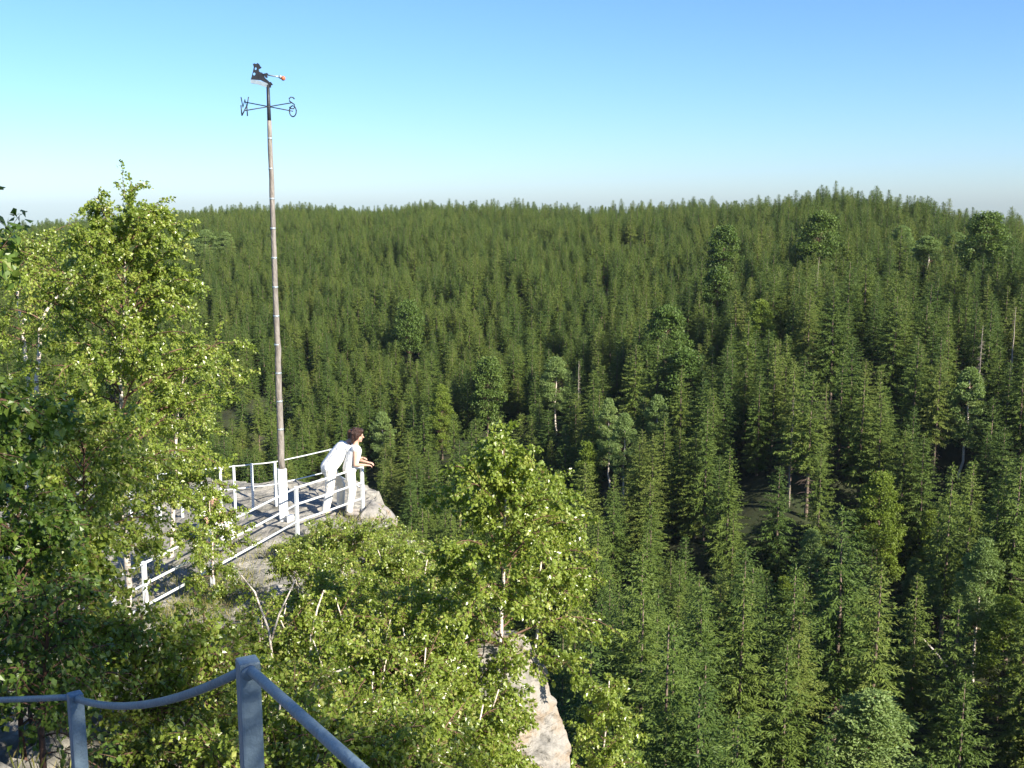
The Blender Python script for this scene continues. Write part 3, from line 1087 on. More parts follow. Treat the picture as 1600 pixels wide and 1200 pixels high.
# the big birch on the left
T = at(190, 930, 14.0)
tip = at(226, 335, 13.6)
birch('birch_tree', 'tall sunlit birch with a wispy top beside the lookout path', (T.x, T.y, rz_(T.x, T.y)), tip.z - rz_(T.x, T.y), 1.75, 101, .041, 68000, .30, nb=96, profile='dome',
      lean=(tip.x - T.x - .05, .0), r0=.06, tuft=.5)
# birch behind it with a bent pale limb
T = at(70, 900, 16.5)
z0 = rz_(T.x, T.y)
l1 = [at(p, q, 16.5) - Vector((T.x, T.y, z0)) for p, q in ((58, 560), (64, 490), (116, 438), (140, 428))]
l2 = [at(p, q, 16.8) - Vector((T.x, T.y, z0)) for p, q in ((40, 560), (30, 470), (22, 425), (12, 405))]
birch('birch_tree', 'birch with a bent pale limb behind the shaded bushes', (T.x, T.y, z0), 5.2, 1.25, 102, .046, 16000, .38,
      stems=[[(0, 0, -.4), (-.05, 0, 1.5)] + [tuple(v) for v in l1], [(-.1, 0, -.4), (-.15, 0, 1.5)] + [tuple(v) for v in l2]], nb=44, profile='oval', r0=.05)
# slim birch whose white trunk shows by the path
T = on_z(262, 870, ZP)
birch('birch_tree', 'slim white trunked birch at the edge of the path', (T.x, T.y, rz_(T.x, T.y)), 3.6, 1.05, 103, .045, 9000, .45, nb=30, profile='oval', lean=(.5, 0), r0=.055)
# low branches hanging beside the railing
T = at(325, 772, 17.2)
g = rz_(T.x, T.y)
birch('birch_tree', 'shaded low birch in front of the path railing', (T.x, T.y, g), T.z - g, .55, 104, .045, 8000, .1, nb=26, profile='oval', r0=.02)
# the young birch in the middle
T = at(770, 1120, 11.2)
tip = at(786, 682, 11.2)
zb = rz_(T.x, T.y)
birch('birch_tree', 'young bright birch standing free at the edge of the cliff', (T.x, T.y, zb - .2), tip.z - zb + .2, 1.28, 105, .041, 26000, .30, nb=52, profile='cone', lean=(tip.x - T.x, 0), r0=.035)
T = at(830, 1060, 12.2)
tip = at(852, 745, 12.2)
birch('birch_tree', 'second stem of young birch with a slanting tip on the cliff edge', (T.x - .1, T.y, rz_(T.x - .1, T.y) - .2), tip.z - rz_(T.x - .1, T.y) + .2, .6, 106, .045, 7500, .5, nb=30, profile='oval', lean=(tip.x - T.x + .1, 0), r0=.025)
# birch growing from below the cliff, lower right of the cliff edge
T = at(925, 1500, 15.0)
tip = at(945, 1030, 15.0)
tz = tip.z - 6.5
birch('birch_tree', 'light green birch with a pale stem growing below the cliff edge', (T.x, T.y, tz), 6.5, 1.25, 107, .05, 14000, .4, nb=52, profile='cone', lean=(tip.x - T.x, 0), r0=.05)

# shrubs over the rock slope
SHR = []
rs = random.Random(12)
SHR += [(488, 852, 19.4), (528, 838, 20.4), (560, 835, 20.8), (590, 838, 21.0), (625, 862, 20.2), (652, 882, 18.6), (668, 905, 17.2), (700, 925, 15.6), (655, 925, 15.2), (672, 985, 10.6), (688, 1040, 10.3), (668, 1075, 9.2), (690, 1110, 9.6), (640, 1130, 8.2), (676, 1165, 9.0), (640, 1010, 9.8), (752, 1035, 10.6), (758, 1085, 10.2), (756, 1135, 9.8), (750, 1180, 9.4), (722, 1060, 9.4), (715, 1130, 8.8)]
for d, y, x0, x1, step in ((19.0, 842, 500, 640, 58), (16.2, 868, 470, 690, 66), (13.6, 905, 520, 740, 74), (11.6, 950, 430, 740, 70), (9.8, 1020, 350, 700, 76), (8.2, 1090, 330, 660, 84), (7.0, 1165, 470, 640, 80)):
    x = x0
    while x <= x1:
        SHR.append((x + rs.uniform(-20, 20), y + rs.uniform(-22, 26), d + rs.uniform(-.5, .5)))
        x += step
LAB = [(20, 'low birch bush just under the pale rock tip of the lookout'), (18, 'birch bush at the corner post of the lookout railing'), (15.5, 'low birch bush on the ledge between lookout and bare stems'),
       (12.7, 'birch bush on the rock slope behind the bare pale stems'), (10.9, 'young birch bush around the bare forked stem'), (9.2, 'dense small leaved birch bush in front of the bare forked stem'),
       (7.6, 'dense birch bush over the rock behind the handrail'), (0, 'birch bush growing close behind the sloping handrail')]
for i, (px, py, d) in enumerate(SHR):
    p = at(px, py, d)
    g = min(rz_(p.x, p.y), p.z - .7)
    H = min(2.3, p.z - g)
    g = p.z - H
    r3 = random.Random(i)
    stems = []
    for s in range(3):
        a = r3.uniform(0, 6.28)
        w = r3.uniform(.15, .5)
        stems.append([(0, 0, -.3), (math.cos(a) * w * .3, math.sin(a) * w * .3, H * .4), (math.cos(a) * w, math.sin(a) * w, H * (1 if s == 0 else r3.uniform(.75, .95)))])
    birch('birch_bush', next(l for q, l in LAB if d >= q), (p.x, p.y, g), H, .45 if px > 705 and py > 1000 else .82, 200 + i, .038 if d > 9 else .034, 6200, .2, stems=stems, nb=24, profile='bush',
          group='birch bushes on the rock slope', r0=.016)

# a bare pale forked stem and others rising out of the bushes
for lab, d, pl in (('pale bare forked birch stem rising out of the bushes', 10.6, [[(440, 1180), (436, 1110), (420, 985), (398, 925), (372, 893)], [(424, 1000), (436, 960), (462, 905)]]),
                   ('pale thin curved birch stem beside the forked stem', 10.8, [[(484, 1060), (486, 995), (496, 950), (506, 922)]]),
                   ('slanting brown bare stem low among the bushes', 8.4, [[(470, 1092), (490, 1070), (520, 1052), (546, 1042)]]),
                   ('crooked white birch stem beside the near railing post', 7.2, [[(462, 1260), (457, 1195), (448, 1150), (436, 1125), (438, 1095)]])):
    p0 = at(*pl[0][0], d)
    g = min(rz_(p0.x, p0.y) - .1, p0.z)
    b = MB()
    for k, st in enumerate(pl):
        q = [at(x, y, d + .05 * j) - Vector((p0.x, p0.y, g)) for j, (x, y) in enumerate(st)]
        if k == 0 and q[0].z > .05:
            q = [Vector((q[0].x, q[0].y, 0))] + q
        b.tube([v[:] for v in q], np.linspace(.022 if k == 0 else .013, .006, len(q)), 6)
    tag(link('bare_birch', b.mesh('bare_birch', [M_bark_birch], True), None, (p0.x, p0.y, g)), lab, 'bare tree')

# shaded broadleaved bushes on the left
for i, (px, py, d, H, sp, nl, lf, lab) in enumerate((
        (10, 650, 9.6, 3.2, .95, 12000, .046, 'dark shaded broadleaf bush with large leaves beside the stairs'),
        (120, 670, 10.8, 3.0, .9, 10000, .047, 'shaded leafy bush in front of the birch trunk'),
        (100, 850, 8.8, 2.0, .6, 7000, .044, 'yellowish green bush with broad leaves in the sun'),
        (10, 830, 7.8, 2.4, .9, 9000, .047, 'deeply shaded bush above the handrail'),
        (50, 940, 6.6, 1.6, .55, 3600, .042, 'small broad leaved sapling above the handrail'),
        (200, 985, 8.4, 1.3, .65, 4200, .046, 'low mixed bush between the handrail posts'),
        (300, 985, 9.0, 1.3, .7, 3600, .045, 'low sunlit bush below the dry grass'))):
    b0 = base_at(px, py, d, H)
    g = rz_(b0.x, b0.y)
    H2 = max(.8, min(H * 1.5, b0.z + H - g))
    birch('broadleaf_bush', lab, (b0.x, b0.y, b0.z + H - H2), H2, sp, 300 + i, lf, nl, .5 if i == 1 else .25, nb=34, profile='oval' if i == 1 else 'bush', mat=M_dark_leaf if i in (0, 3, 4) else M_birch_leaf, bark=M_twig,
          group='bushes beside the stairs', lean=(.1, 0), r0=.025)
# a dark tree reaching in from the left
b0 = at(-190, 900, 6.8)
g = rz_(b0.x, b0.y)
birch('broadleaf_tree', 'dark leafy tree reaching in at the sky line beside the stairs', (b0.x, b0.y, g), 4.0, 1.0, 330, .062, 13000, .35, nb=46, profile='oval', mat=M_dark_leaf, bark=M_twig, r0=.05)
# the trees beside the photographer that throw the shade over the stairs
for i, (x, y, zb, H, sp, nl, lab) in enumerate(((3.2, -1.1, -6.0, 11.5, 1.8, 20000, 'birch beside the stairs shading the handrail'),
                                                (4.9, 1.1, -9.0, 18.5, 2.6, 26000, 'tall birch growing beside the stairs from below the cliff'),
                                                (2.4, -3.4, -2.2, 7.5, 1.8, 12000, 'birch behind the top of the stairs'))):
    birch('birch_tree', lab, (x, y, zb), H, sp, 340 + i, .075, nl, .45, nb=60, profile='oval', r0=.09)

# grass tufts on the path edge and the ledges
gp, gd = [], []
gr = np.random.default_rng(9)
for (px, py, n_, sp) in ((330, 935, 900, .45), (300, 960, 500, .5), (345, 905, 300, .3), (430, 862, 300, .4), (270, 985, 300, .4), (560, 812, 260, .3), (250, 905, 300, .35), (590, 800, 120, .25), (700, 900, 250, .4), (180, 1100, 300, .5), (260, 1120, 400, .6)):
    c = on_z(px, py, ZP) if py < 1000 else at(px, py, 7.5)
    q = np.array([c.x, c.y]) + gr.normal(size=(n_, 2)) * sp
    z = rock(q[:, 0], q[:, 1])
    gp.append(np.column_stack([q, z - .01]))
    gd.append(np.column_stack([gr.normal(size=(n_, 2)) * .5, np.full(n_, 1.0)]))
gp, gd = np.concatenate(gp), np.concatenate(gd)
V, F = leaf_arrays(gp, gd, gr.uniform(.08, .24, len(gp)), .012, gr, .1, 0)
go_ = link('grass', mesh_arrays('grass', V, F, M_grass, tint=np.repeat(gr.random(len(gp)), 4)))
go_['kind'] = 'stuff'
tag(go_, 'dry yellow green grass tufts on the rock ledges', 'grass')


# ------------------------------------------------------------------ white railing of the lookout
def railing(name, label, posts, heights, rail_r, post_w, square, H=1.0, group=None, mat=None):
    mat = mat or M_paint
    o = thing(name, label, 'railing', posts[0], 0, group)
    o0 = Vector(posts[0])
    for i, p in enumerate(posts):
        p = Vector(p) - o0
        b = MB()
        if square:
            d = (Vector(posts[min(i + 1, len(posts) - 1)]) - Vector(posts[max(i - 1, 0)]))
            b.box(p + Vector((0, 0, H / 2 - .1)), (post_w, post_w, H + .2), Matrix.Rotation(math.atan2(d.y, d.x), 3, 'Z'), bevel=.006)
        else:
            b.tube([p + Vector((0, 0, -.25)), p + Vector((0, 0, H * .5)), p + Vector((0, 0, H))], post_w / 2, 10)
        link('post', b.mesh('post', [mat], not square), o)
    for a, c in zip(posts[:-1], posts[1:]):
        for h in heights:
            b = MB()
            A, B = Vector(a) - o0 + Vector((0, 0, h)), Vector(c) - o0 + Vector((0, 0, h))
            e = (B - A).normalized() * post_w * .3
            b.tube([(A + e)[:], ((A + B) / 2 + Vector((0, 0, -.006)))[:], (B - e)[:]], rail_r, 8)
            link('rail', b.mesh('rail', [mat], True), o)
    return o


tipP = on_z(567, 800, ZP)
nearP = on_z(465, 838, ZP)
farP = on_z(230, 975, ZP)
mid1 = nearP.lerp(farP, .62)
back = farP + (farP - nearP) * .75
railing('path_railing', 'white tube railing along the near side of the lookout', [tipP, nearP, mid1, farP, back], (.97, .64, .30), .021, .06, True, 1.0)
cornerP = on_z(497, 797, ZP)
cornerP = Vector((-4.03, 23.3, ZP))
fp = [tipP, cornerP]
for px in (432, 396, 368, 347, 318, 285, 250, 205, 150, 95):
    d = 22.9 - (432 - px) * .006
    p = at(px, 800, d)
    fp.append(Vector((p.x, p.y, ZP)))
railing('lookout_railing', 'thin railing on the far valley side of the lookout', fp[0:2] + fp[2:], (.985, .5), .013, .05, True, 1.0)

# ------------------------------------------------------------------ pole with the weather vane
PB = on_z(447, 816, ZP)
pole = thing('weather_vane_pole', 'tall weathered wooden pole with weather vane on white base at the lookout', 'weather vane', PB)
b = MB()
b.box((-.055, .04, .53), (.17, .15, 1.16), Matrix.Rotation(.35, 3, 'Z'), bevel=.008)
base_o = link('base_post', b.mesh('base_post', [M_white]), pole)
b = MB()
b.box((.1, -.06, .06), (.14, .12, .22), Matrix.Rotation(.35, 3, 'Z'), bevel=.01)
link('base_block', b.mesh('base_block', [M_white]), base_o)
topz = at(417, 195, 21.6).z - PB.z
tp = np.linspace(1.05, topz, 26)
b = MB()
pr = np.random.default_rng(3)
b.tube(np.column_stack([-.055 + pr.normal(size=26) * .004, .04 + 0 * tp, tp]), np.linspace(.068, .042, 26) + pr.normal(size=26) * .0015, 10)
po = link('wooden_pole', b.mesh('wooden_pole', [M_pole], True), pole)
for k, z in enumerate(np.linspace(1.9, topz - .35, 11)):
    rr = .07 + (.044 - .07) * (z - 1.05) / (topz - 1.05)
    b = MB()
    b.tube([(-.055, .04, z), (-.055, .04, z + .035)], rr, 10)
    link('iron_band', b.mesh('iron_band', [M_galv], True), po)
PX = Vector((-.055, .04, 0))
UV = 1 / 77.0                    # metres per pixel up there
b = MB()
b.tube([PX + Vector((0, 0, topz - .25)), PX + Vector((0, 0, topz + .3)), PX + Vector((0, 0, topz + .66))], [.04, .034, .03], 10)
mast = link('iron_mast', b.mesh('iron_mast', [M_iron], True), pole)
ac = topz + .26


def flat(name, polys, thick, mat, parent, M):
    """cut sheet metal: outlines (with holes) in metres, thickness in y"""
    cu = bpy.data.curves.new(name, 'CURVE')
    cu.dimensions = '2D'
    cu.fill_mode = 'BOTH'
    cu.extrude = thick / 2
    for p in polys:
        s = cu.splines.new('POLY')
        s.points.add(len(p) - 1)
        for q, (x, y) in zip(s.points, p):
            q.co = (x, y, 0, 1)
        s.use_cyclic_u = True
    tmp = bpy.data.objects.new(name, cu)
    me = bpy.data.meshes.new_from_object(tmp)
    bpy.data.objects.remove(tmp)
    me.materials.clear()
    me.materials.append(mat)
    me.transform(M)
    return link(name, me, parent)


UPR = Matrix.Rotation(math.pi / 2, 4, 'X')


def strokes(name, lines, parent, M, r=.0115):
    b = MB()
    for l in lines:
        pts = [(M @ Vector((x, 0, y)))[:] for x, y in l]
        b.tube(pts, r, 6)
    return link(name, b.mesh(name, [M_iron], True), parent)


arms = []
for ang, lets in ((math.radians(46), ('N', 'S')), (math.radians(-21), ('W', 'O'))):
    d = Vector((math.cos(ang), math.sin(ang), .20 if ang > 0 else -.19))
    b = MB()
    b.tube([(PX + Vector((0, 0, ac)) - d * .53)[:], (PX + Vector((0, 0, ac)))[:], (PX + Vector((0, 0, ac)) + d * .53)[:]], .011, 6)
    arm = link('compass_arm', b.mesh('compass_arm', [M_iron], True), pole)
    for s, L in zip((-1, 1), lets):
        c = PX + Vector((0, 0, ac)) + d * (.53 * s)
        M = Matrix.Translation(c) @ Matrix.Rotation(ang, 4, 'Z')
        h = .095
        if L == 'N':
            ln = [[(-.075, h), (-.065, -h)], [(-.065, -h), (.05, h)], [(.05, h), (.055, -h)]]
        elif L == 'S':
            ln = [[(.06, .075), (.03, .1), (-.02, .105), (-.06, .075), (-.055, .03), (0, .0), (.055, -.03), (.065, -.08), (.03, -.112), (-.03, -.11), (-.06, -.085)]]
        elif L == 'W':
            ln = [[(-.085, h), (-.05, -h), (0, .05), (.04, -h), (.085, h)]]
        else:
            ln = [[(.075 * math.cos(t), .1 * math.sin(t)) for t in np.linspace(0, 2 * math.pi, 17)]]
        strokes('compass_letter', ln, arm, M)


def zc(x, y):                     # picture of the vane, 10 units to a pixel
    return ((x - 545) / 10 * UV, (530 - y) / 10 * UV)


VT = topz + .61
VM = Matrix.Translation(PX + Vector((0, 0, VT))) @ UPR
body = [zc(*p) for p in ((338, 195), (365, 188), (385, 196), (410, 182), (430, 200), (440, 225), (462, 243), (440, 262), (418, 268), (424, 300), (440, 312), (468, 318), (490, 350), (505, 392), (545, 425), (575, 455), (590, 448), (605, 470),
                              (618, 490), (590, 497), (586, 530), (566, 528), (560, 495), (520, 462), (470, 440), (440, 424), (300, 414), (318, 360), (336, 300), (350, 240))]
hole1 = [zc(375 + 17 * math.cos(t), 262 + 20 * math.sin(t)) for t in np.linspace(0, 6.0, 10)]
hole2 = [zc(350 + 21 * math.cos(t), 337 + 22 * math.sin(t)) for t in np.linspace(0, 6.0, 10)]
fig = flat('vane_figure', [body, hole1, hole2], .03, M_iron, pole, VM)
flat('seat_plate', [[zc(*p) for p in ((296, 418), (420, 430), (540, 470), (558, 505), (540, 525), (500, 520), (390, 482), (300, 468))]], .05, M_galv, pole, VM)
flat('arm_plate', [[zc(*p) for p in ((480, 335), (540, 322), (560, 345), (535, 352), (545, 385), (520, 392), (500, 362), (488, 360))]], .04, M_iron, fig, VM)
b = MB()
p1, p2, p3 = zc(545, 352), zc(640, 366), zc(722, 376)
b.tube([(p1[0], 0, p1[1]), (p2[0], 0, p2[1]), (p3[0], 0, p3[1])], [.012, .014, .018], 8)
p4 = zc(742, 382)
b.tube([(p3[0] - .02, 0, p3[1]), (p3[0], 0, p3[1]), (p4[0], 0, p4[1])], [.02, .034, .04], 8)
ob = link('pointer_rod', b.mesh('pointer_rod', [M_galv], True), pole, PX + Vector((0, 0, VT)))
b = MB()
p5 = zc(772, 398)
b.ellipsoid((p5[0], 0, p5[1]), (.042, .042, .044), None, 0, 14, 10)
link('pointer_ball', b.mesh('pointer_ball', [M_red], True), pole, PX + Vector((0, 0, VT)))


# ------------------------------------------------------------------ people
def melt(o, voxel=.012, it=4):
    r = o.modifiers.new('one_surface', 'REMESH')
    r.mode = 'VOXEL'
    r.voxel_size = voxel
    r.use_smooth_shade = True
    s = o.modifiers.new('soften', 'SMOOTH')
    s.factor = .5
    s.iterations = it
    return o


def hand(b, wrist, direction, up, s=1.0, curl=.5):
    """palm, four fingers and a thumb"""
    w = np.array(wrist, float)
    d = np.array(direction, float)
    d /= np.linalg.norm(d)
    u = np.array(up, float)
    u -= d * u.dot(d)
    u /= np.linalg.norm(u)
    sd_ = np.cross(d, u)
    for k in range(4):
        off = sd_ * (k - 1.5) * .02 * s
        p0 = w + off * .6
        p1 = w + d * .085 * s + off
        b.limb(p0, p1, .016 * s, .013 * s, 8)
        L = (.062, .074, .07, .054)[k] * s
        p2 = p1 + (d - u * curl * .6) / np.linalg.norm(d - u * curl * .6) * L * .55
        p3 = p2 + (d * .5 - u * curl * 1.4) / np.linalg.norm(d * .5 - u * curl * 1.4) * L * .5
        b.limb(p1, p2, .0105 * s, .0095 * s, 8)
        b.limb(p2, p3, .0095 * s, .008 * s, 8)
    t0 = w + d * .025 * s - sd_ * .03 * s
    t1 = t0 + (d * .7 - sd_ * .6 - u * .2) * .045 * s
    t2 = t1 + (d * .95 - sd_ * .15 - u * .4) * .035 * s
    b.limb(t0, t1, .014 * s, .012 * s, 8)
    b.limb(t1, t2, .012 * s, .009 * s, 8)


def head(b, c, face, s=1.0, up=(0, 0, 1)):
    """skull, jaw, nose, lips, ears; returns rotation"""
    f = Vector(face).normalized()
    u = Vector(up)
    u = (u - f * u.dot(f)).normalized()
    l = u.cross(f)
    R = Matrix((f, l, u)).transposed()
    g = lambda x, y, z: (Vector(c) + R @ Vector((x, y, z)) * s)[:]
    b.ellipsoid(g(-.012, 0, .03), (.098 * s, .077 * s, .095 * s), R)
    b.ellipsoid(g(.022, 0, -.045), (.068 * s, .058 * s, .075 * s), R)
    b.ellipsoid(g(.07, 0, -.095), (.022 * s, .026 * s, .02 * s), R)
    b.limb(g(.085, 0, .012), g(.112, 0, -.025), .010 * s, .015 * s)
    b.ellipsoid(g(.088, 0, -.058), (.012 * s, .022 * s, .009 * s), R)
    b.ellipsoid(g(.084, 0, .028), (.014 * s, .05 * s, .012 * s), R)
    for e in (-1, 1):
        b.ellipsoid(g(-.008, e * .08, -.005), (.022 * s, .012 * s, .034 * s), R)
        b.ellipsoid(g(.082, e * .032, .008), (.010 * s, .014 * s, .009 * s), R)
    return R, g


def person(name, label, loc, rz, J, parts, skin, heads, hairc, hair_fn, hands):
    """J: joints; x forward, y left, z up"""
    t = thing(name, label, 'person', loc, rz, None)
    b = MB()
    J = {k: np.array(v, float) for k, v in J.items()}
    pel, che, neck, hd = J['pelvis'], J['chest'], J['neck'], J['head']
    ax = J['side']
    w = parts['w']
    for s in (-1, 1):
        b.limb(pel + ax * s * .07 * w, che + ax * s * .07 * w, .115 * w, .12 * w)
        b.limb(che + ax * s * .04, J['sh_l' if s > 0 else 'sh_r'], .10 * w, .062 * w)
        k = 'l' if s > 0 else 'r'
        b.limb(J['sh_' + k], J['el_' + k], .05 * w, .038 * w)
        b.limb(J['el_' + k], J['wr_' + k], .038 * w, .026 * w)
        b.limb(J['hip_' + k], J['kn_' + k], .085 * w, .056 * w)
        b.limb(J['kn_' + k], J['an_' + k], .054 * w, .037 * w)
        fd = J['toe_' + k] - J['an_' + k]
        b.limb(J['an_' + k] - np.array([0, 0, .03]), J['toe_' + k], .037 * w, .03 * w)
        if k in hands:
            hand(b, J['wr_' + k], *hands[k])
    b.limb(pel, che, .13 * w, .135 * w)
    b.limb(che, neck, .10 * w, .06 * w)
    b.limb(neck, hd - np.array([0, 0, .05]), .054 * w, .052 * w)
    R, g = head(b, hd, heads[0], heads[1])
    melt(link('body', b.mesh('body', [M_skin], True), t), .0085, 3)
    # clothes
    sh = MB()
    for s in (-1, 1):
        k = 'l' if s > 0 else 'r'
        sh.limb(pel + ax * s * .075 * w + np.array([0, 0, .03]), che + ax * s * .07 * w, .13 * w, .14 * w)
        sh.limb(che + ax * s * .04, J['sh_' + k], .115 * w, .074 * w)
        if parts['sleeve']:
            e = J['sh_' + k] + (J['el_' + k] - J['sh_' + k]) * parts['sleeve']
            sh.limb(J['sh_' + k], e, .074 * w, .066 * w)
    sh.limb(pel + np.array([0, 0, .02]), che, .15 * w, .155 * w)
    sh.limb(che, che + (neck - che) * .55, .115 * w, .085 * w)
    melt(link('shirt', sh.mesh('shirt', [M_shirt], True), t), .014, 5)
    t.scale = (parts.get('size', 1),) * 3
    tr = MB()
    for s in (-1, 1):
        k = 'l' if s > 0 else 'r'
        tr.limb(J['hip_' + k] + np.array([0, 0, .04]), J['kn_' + k], .118 * w, .082 * w)
        tr.limb(J['kn_' + k], J['an_' + k] + np.array([0, 0, .02]), .082 * w, .075 * w)
    tr.limb(J['hip_l'] + np.array([0, 0, .05]), J['hip_r'] + np.array([0, 0, .05]), .125 * w, .125 * w)
    tr.limb(pel, pel + (che - pel) * .12, .15 * w, .148 * w)
    melt(link('trousers', tr.mesh('trousers', [M_trouser], True), t), .014, 5)
    hb = MB()
    hair_fn(hb, g, R, heads[1])
    melt(link('hair', hb.mesh('hair', [hairc], True), t), .011, 2)
    for k in ('l', 'r'):
        sb = MB()
        a, e = J['an_' + k] - np.array([0, 0, .05]), J['toe_' + k]
        sb.limb(a, e, .048, .042)
        sb.limb(a - (e - a) * .25 + np.array([0, 0, -.005]), a, .042, .046)
        melt(link('shoe', sb.mesh('shoe', [M_shoe], True), t), .012, 2)
    return t


def short_hair(hb, g, R, s):
    hb.ellipsoid(g(-.03, 0, .05), (.098 * s, .086 * s, .09 * s), R)
    hb.ellipsoid(g(-.065, 0, -.01), (.055 * s, .07 * s, .075 * s), R)
    hb.ellipsoid(g(.035, 0, .10), (.05 * s, .06 * s, .03 * s), R)


def bob_hair(hb, g, R, s):
    hb.ellipsoid(g(-.025, 0, .05), (.115 * s, .102 * s, .10 * s), R)
    hb.ellipsoid(g(-.06, 0, -.03), (.075 * s, .09 * s, .10 * s), R)
    hb.ellipsoid(g(.045, 0, .095), (.06 * s, .075 * s, .045 * s), R)
    hb.ellipsoid(g(-.07, 0, -.11), (.045 * s, .065 * s, .05 * s), R)
    for e in (-1, 1):
        hb.ellipsoid(g(-.01, e * .078, .0), (.05 * s, .03 * s, .075 * s), R)
    rr = random.Random(3)
    for _ in range(26):
        a = rr.uniform(0, 6.28)
        e = rr.uniform(-.1, 1.2)
        hb.limb(g(-.03 + .085 * math.cos(a) * math.cos(e), .085 * math.sin(a) * math.cos(e), .05 + .08 * math.sin(e)),
                g(-.035 + .12 * math.cos(a) * math.cos(e), .115 * math.sin(a) * math.cos(e), .045 + .11 * math.sin(e)), .02, .01, 6)


# local frame: x points the way the person faces
WP = at(548, 800, 22.35)
WP.z = ZP
man_p = at(504, 800, 22.45)
man_p.z = ZP
JM = dict(side=(0, 1, 0), pelvis=(.12, 0, .94), chest=(.42, 0, 1.30), neck=(.56, 0, 1.44), head=(.67, .04, 1.555),
          sh_l=(.48, .20, 1.37), sh_r=(.48, -.20, 1.36), el_l=(.66, .27, 1.16), wr_l=(.84, .14, 1.06), el_r=(.55, -.28, 1.14), wr_r=(.74, -.14, 1.12),
          hip_l=(.14, .10, .92), hip_r=(.14, -.10, .92), kn_l=(.42, .13, .55), an_l=(.40, .14, .10), toe_l=(.58, .16, .035),
          kn_r=(.10, -.11, .50), an_r=(.0, -.12, .10), toe_r=(.17, -.14, .035))
person('person', 'person in white shirt and cream trousers leaning forward behind companion at railing', man_p + Vector((.05, -.14, 0)), math.radians(27), JM, dict(w=1.05, sleeve=.55, size=1.03), M_skin, ((.9, -.25, -.1), 1.0), M_hair2, short_hair,
       {'l': ((1, -.5, -.1), (0, 0, 1), 1.0, .4), 'r': ((.7, .7, 0), (0, 0, 1), 1.0, .4)})
JW = dict(side=(0, 1, 0), pelvis=(.0, 0, .90), chest=(.10, 0, 1.24), neck=(.13, 0, 1.40), head=(.165, 0, 1.55),
          sh_l=(.11, .165, 1.33), sh_r=(.11, -.165, 1.33), el_l=(.17, .22, 1.02), wr_l=(.35, .10, .99), el_r=(.10, -.23, 1.03), wr_r=(.31, -.10, .985),
          hip_l=(0, .09, .86), hip_r=(0, -.09, .86), kn_l=(.05, .10, .47), an_l=(-.02, .10, .09), toe_l=(.14, .12, .035),
          kn_r=(.02, -.10, .47), an_r=(-.03, -.10, .09), toe_r=(.13, -.12, .035))
person('person', 'dark haired person in white sleeveless top resting both arms on the railing', WP, math.radians(10), JW, dict(w=.92, sleeve=0, size=1.075), M_skin, ((.9, -.1, -.12), 1.05), M_hair, bob_hair,
       {'l': ((1, -.3, -.15), (0, 0, 1), .92, .7), 'r': ((1, .25, -.15), (0, 0, 1), .92, .7)})
b = MB()
# third figure, half hidden by the birch leaves
SPn = on_z(322, 838, ZP)
JS = dict(side=(0, 1, 0), pelvis=(0, 0, .14), chest=(.10, 0, .50), neck=(.16, 0, .66), head=(.21, 0, .79),
          sh_l=(.12, .18, .58), sh_r=(.12, -.18, .58), el_l=(.28, .24, .40), wr_l=(.42, .16, .46), el_r=(.26, -.24, .40), wr_r=(.42, -.15, .46),
          hip_l=(.02, .09, .13), hip_r=(.02, -.09, .13), kn_l=(.38, .13, .42), an_l=(.56, .12, .09), toe_l=(.72, .12, .035),
          kn_r=(.38, -.13, .42), an_r=(.54, -.12, .09), toe_r=(.70, -.12, .035))
person('person', 'seated person in white clothes half hidden by leaves on the path', SPn + Vector((0, 0, rz_(SPn.x, SPn.y) - ZP)), math.radians(-25), JS, dict(w=.95, sleeve=.3), M_skin, ((.9, -.2, -.3), 1.0), M_hair2, short_hair,
       {'l': ((1, -.3, -.2), (0, 0, 1), .95, .5), 'r': ((1, .3, -.2), (0, 0, 1), .95, .5)})

# ------------------------------------------------------------------ handrail beside the photographer
A = at(387, 1030, 1.95)
B = at(117, 1083, 3.0)
L0 = at(-120, 1090, 3.9)
E = at(640, 1252, 1.22)
hr = thing('stair_handrail', 'blue grey painted square post handrail beside the photographer in the shade', 'handrail', (A.x, A.y, rz_(A.x, A.y)))
O = Vector(hr.location)


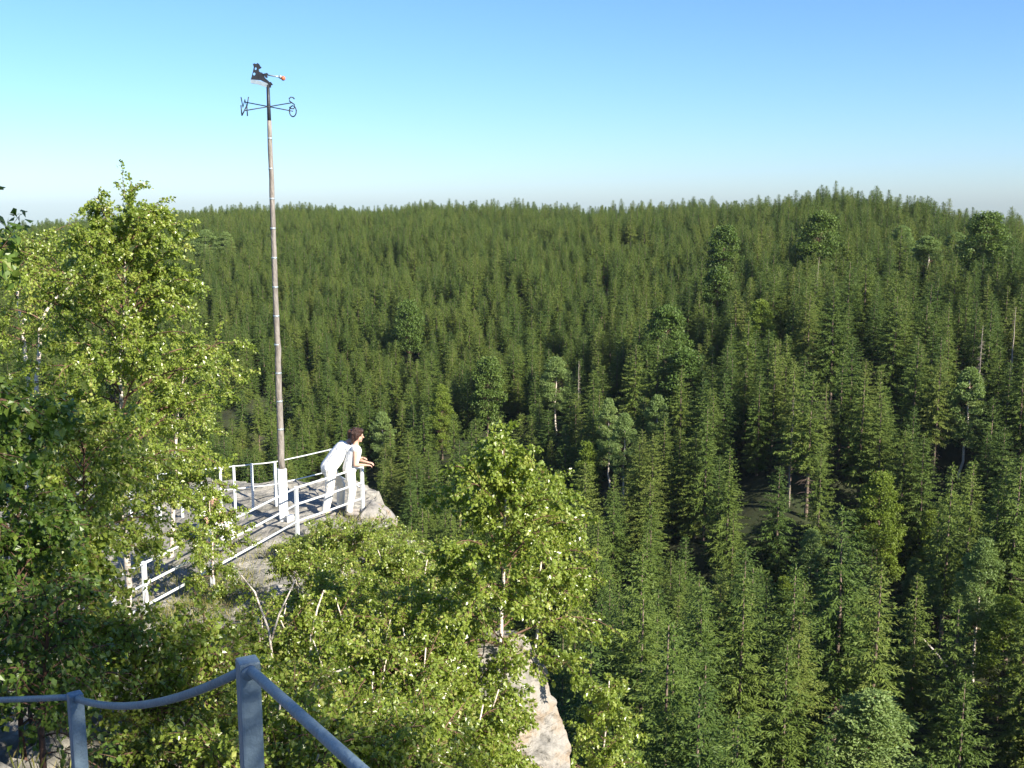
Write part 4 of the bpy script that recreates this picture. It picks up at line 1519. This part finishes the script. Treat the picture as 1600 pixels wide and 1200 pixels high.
def sq_post(P, w, rot, zb):
    b = MB()
    h = P.z - zb
    b.box((P.x - O.x, P.y - O.y, (P.z + zb) / 2 - O.z), (w, w, h), Matrix.Rotation(rot, 3, 'Z'), bevel=.005)
    return link('post', b.mesh('post', [M_stair_paint_shaded]), hr)


sq_post(A, .0385, math.radians(27), rz_(A.x, A.y) - .3)
sq_post(B, .0385, math.radians(37), rz_(B.x, B.y) - .3)
sq_post(L0, .037, math.radians(-10), rz_(L0.x, L0.y) - .6)
sq_post(E + Vector((.02, -.02, .01)), .037, math.radians(10), rz_(E.x, E.y) - .3)
dz = Vector((0, 0, -.016))


def hrail(P, Q, sag, r=.0092, drop=0.0, name='rail'):
    b = MB()
    pts = []
    for s in np.linspace(0, 1, 14):
        p = P.lerp(Q, s) - O
        p.z -= sag * 4 * s * (1 - s) + drop
        pts.append(p[:])
    b.tube(pts, r, 12)
    return link(name, b.mesh('rail', [M_stair_paint_shaded], True), hr)


hrail(A + dz * 1.0, B + dz, .045)
hrail(B + dz * .7, L0 + dz * .7, .004)
hrail(A + dz, E + dz, .0)
hrail(B, L0, .0, .0105, .27)
b = MB()
b.tube([(-.0 + A.x - O.x + .006, A.y - O.y - .022, A.z - O.z - .016), (A.x - O.x + .008, A.y - O.y - .028, A.z - O.z - .017)], .0128, 12)
link('weld_collar', b.mesh('weld_collar', [M_stair_paint_shaded], True), hr)

# ------------------------------------------------------------------ air
hz = bpy.data.materials.new('air')
hz.use_nodes = True
for n_ in list(hz.node_tree.nodes):
    hz.node_tree.nodes.remove(n_)
pv = hz.node_tree.nodes.new('ShaderNodeVolumePrincipled')
pv.inputs['Color'].default_value = (.80, .90, 1.0, 1)
pv.inputs['Density'].default_value = 0.00005
pv.inputs['Anisotropy'].default_value = 0.2
ho = hz.node_tree.nodes.new('ShaderNodeOutputMaterial')
hz.node_tree.links.new(pv.outputs[0], ho.inputs['Volume'])
bm = bmesh.new()
bmesh.ops.create_cube(bm, size=1.0)
hm = bpy.data.meshes.new('haze')
bm.to_mesh(hm)
bm.free()
hm.materials.append(hz)
hzo = link('haze', hm, None, (0, 0, -95))
hzo.scale = (1800, 1800, 290)
hzo['kind'] = 'stuff'
tag(hzo, 'thin bluish summer haze over the valley', 'haze')
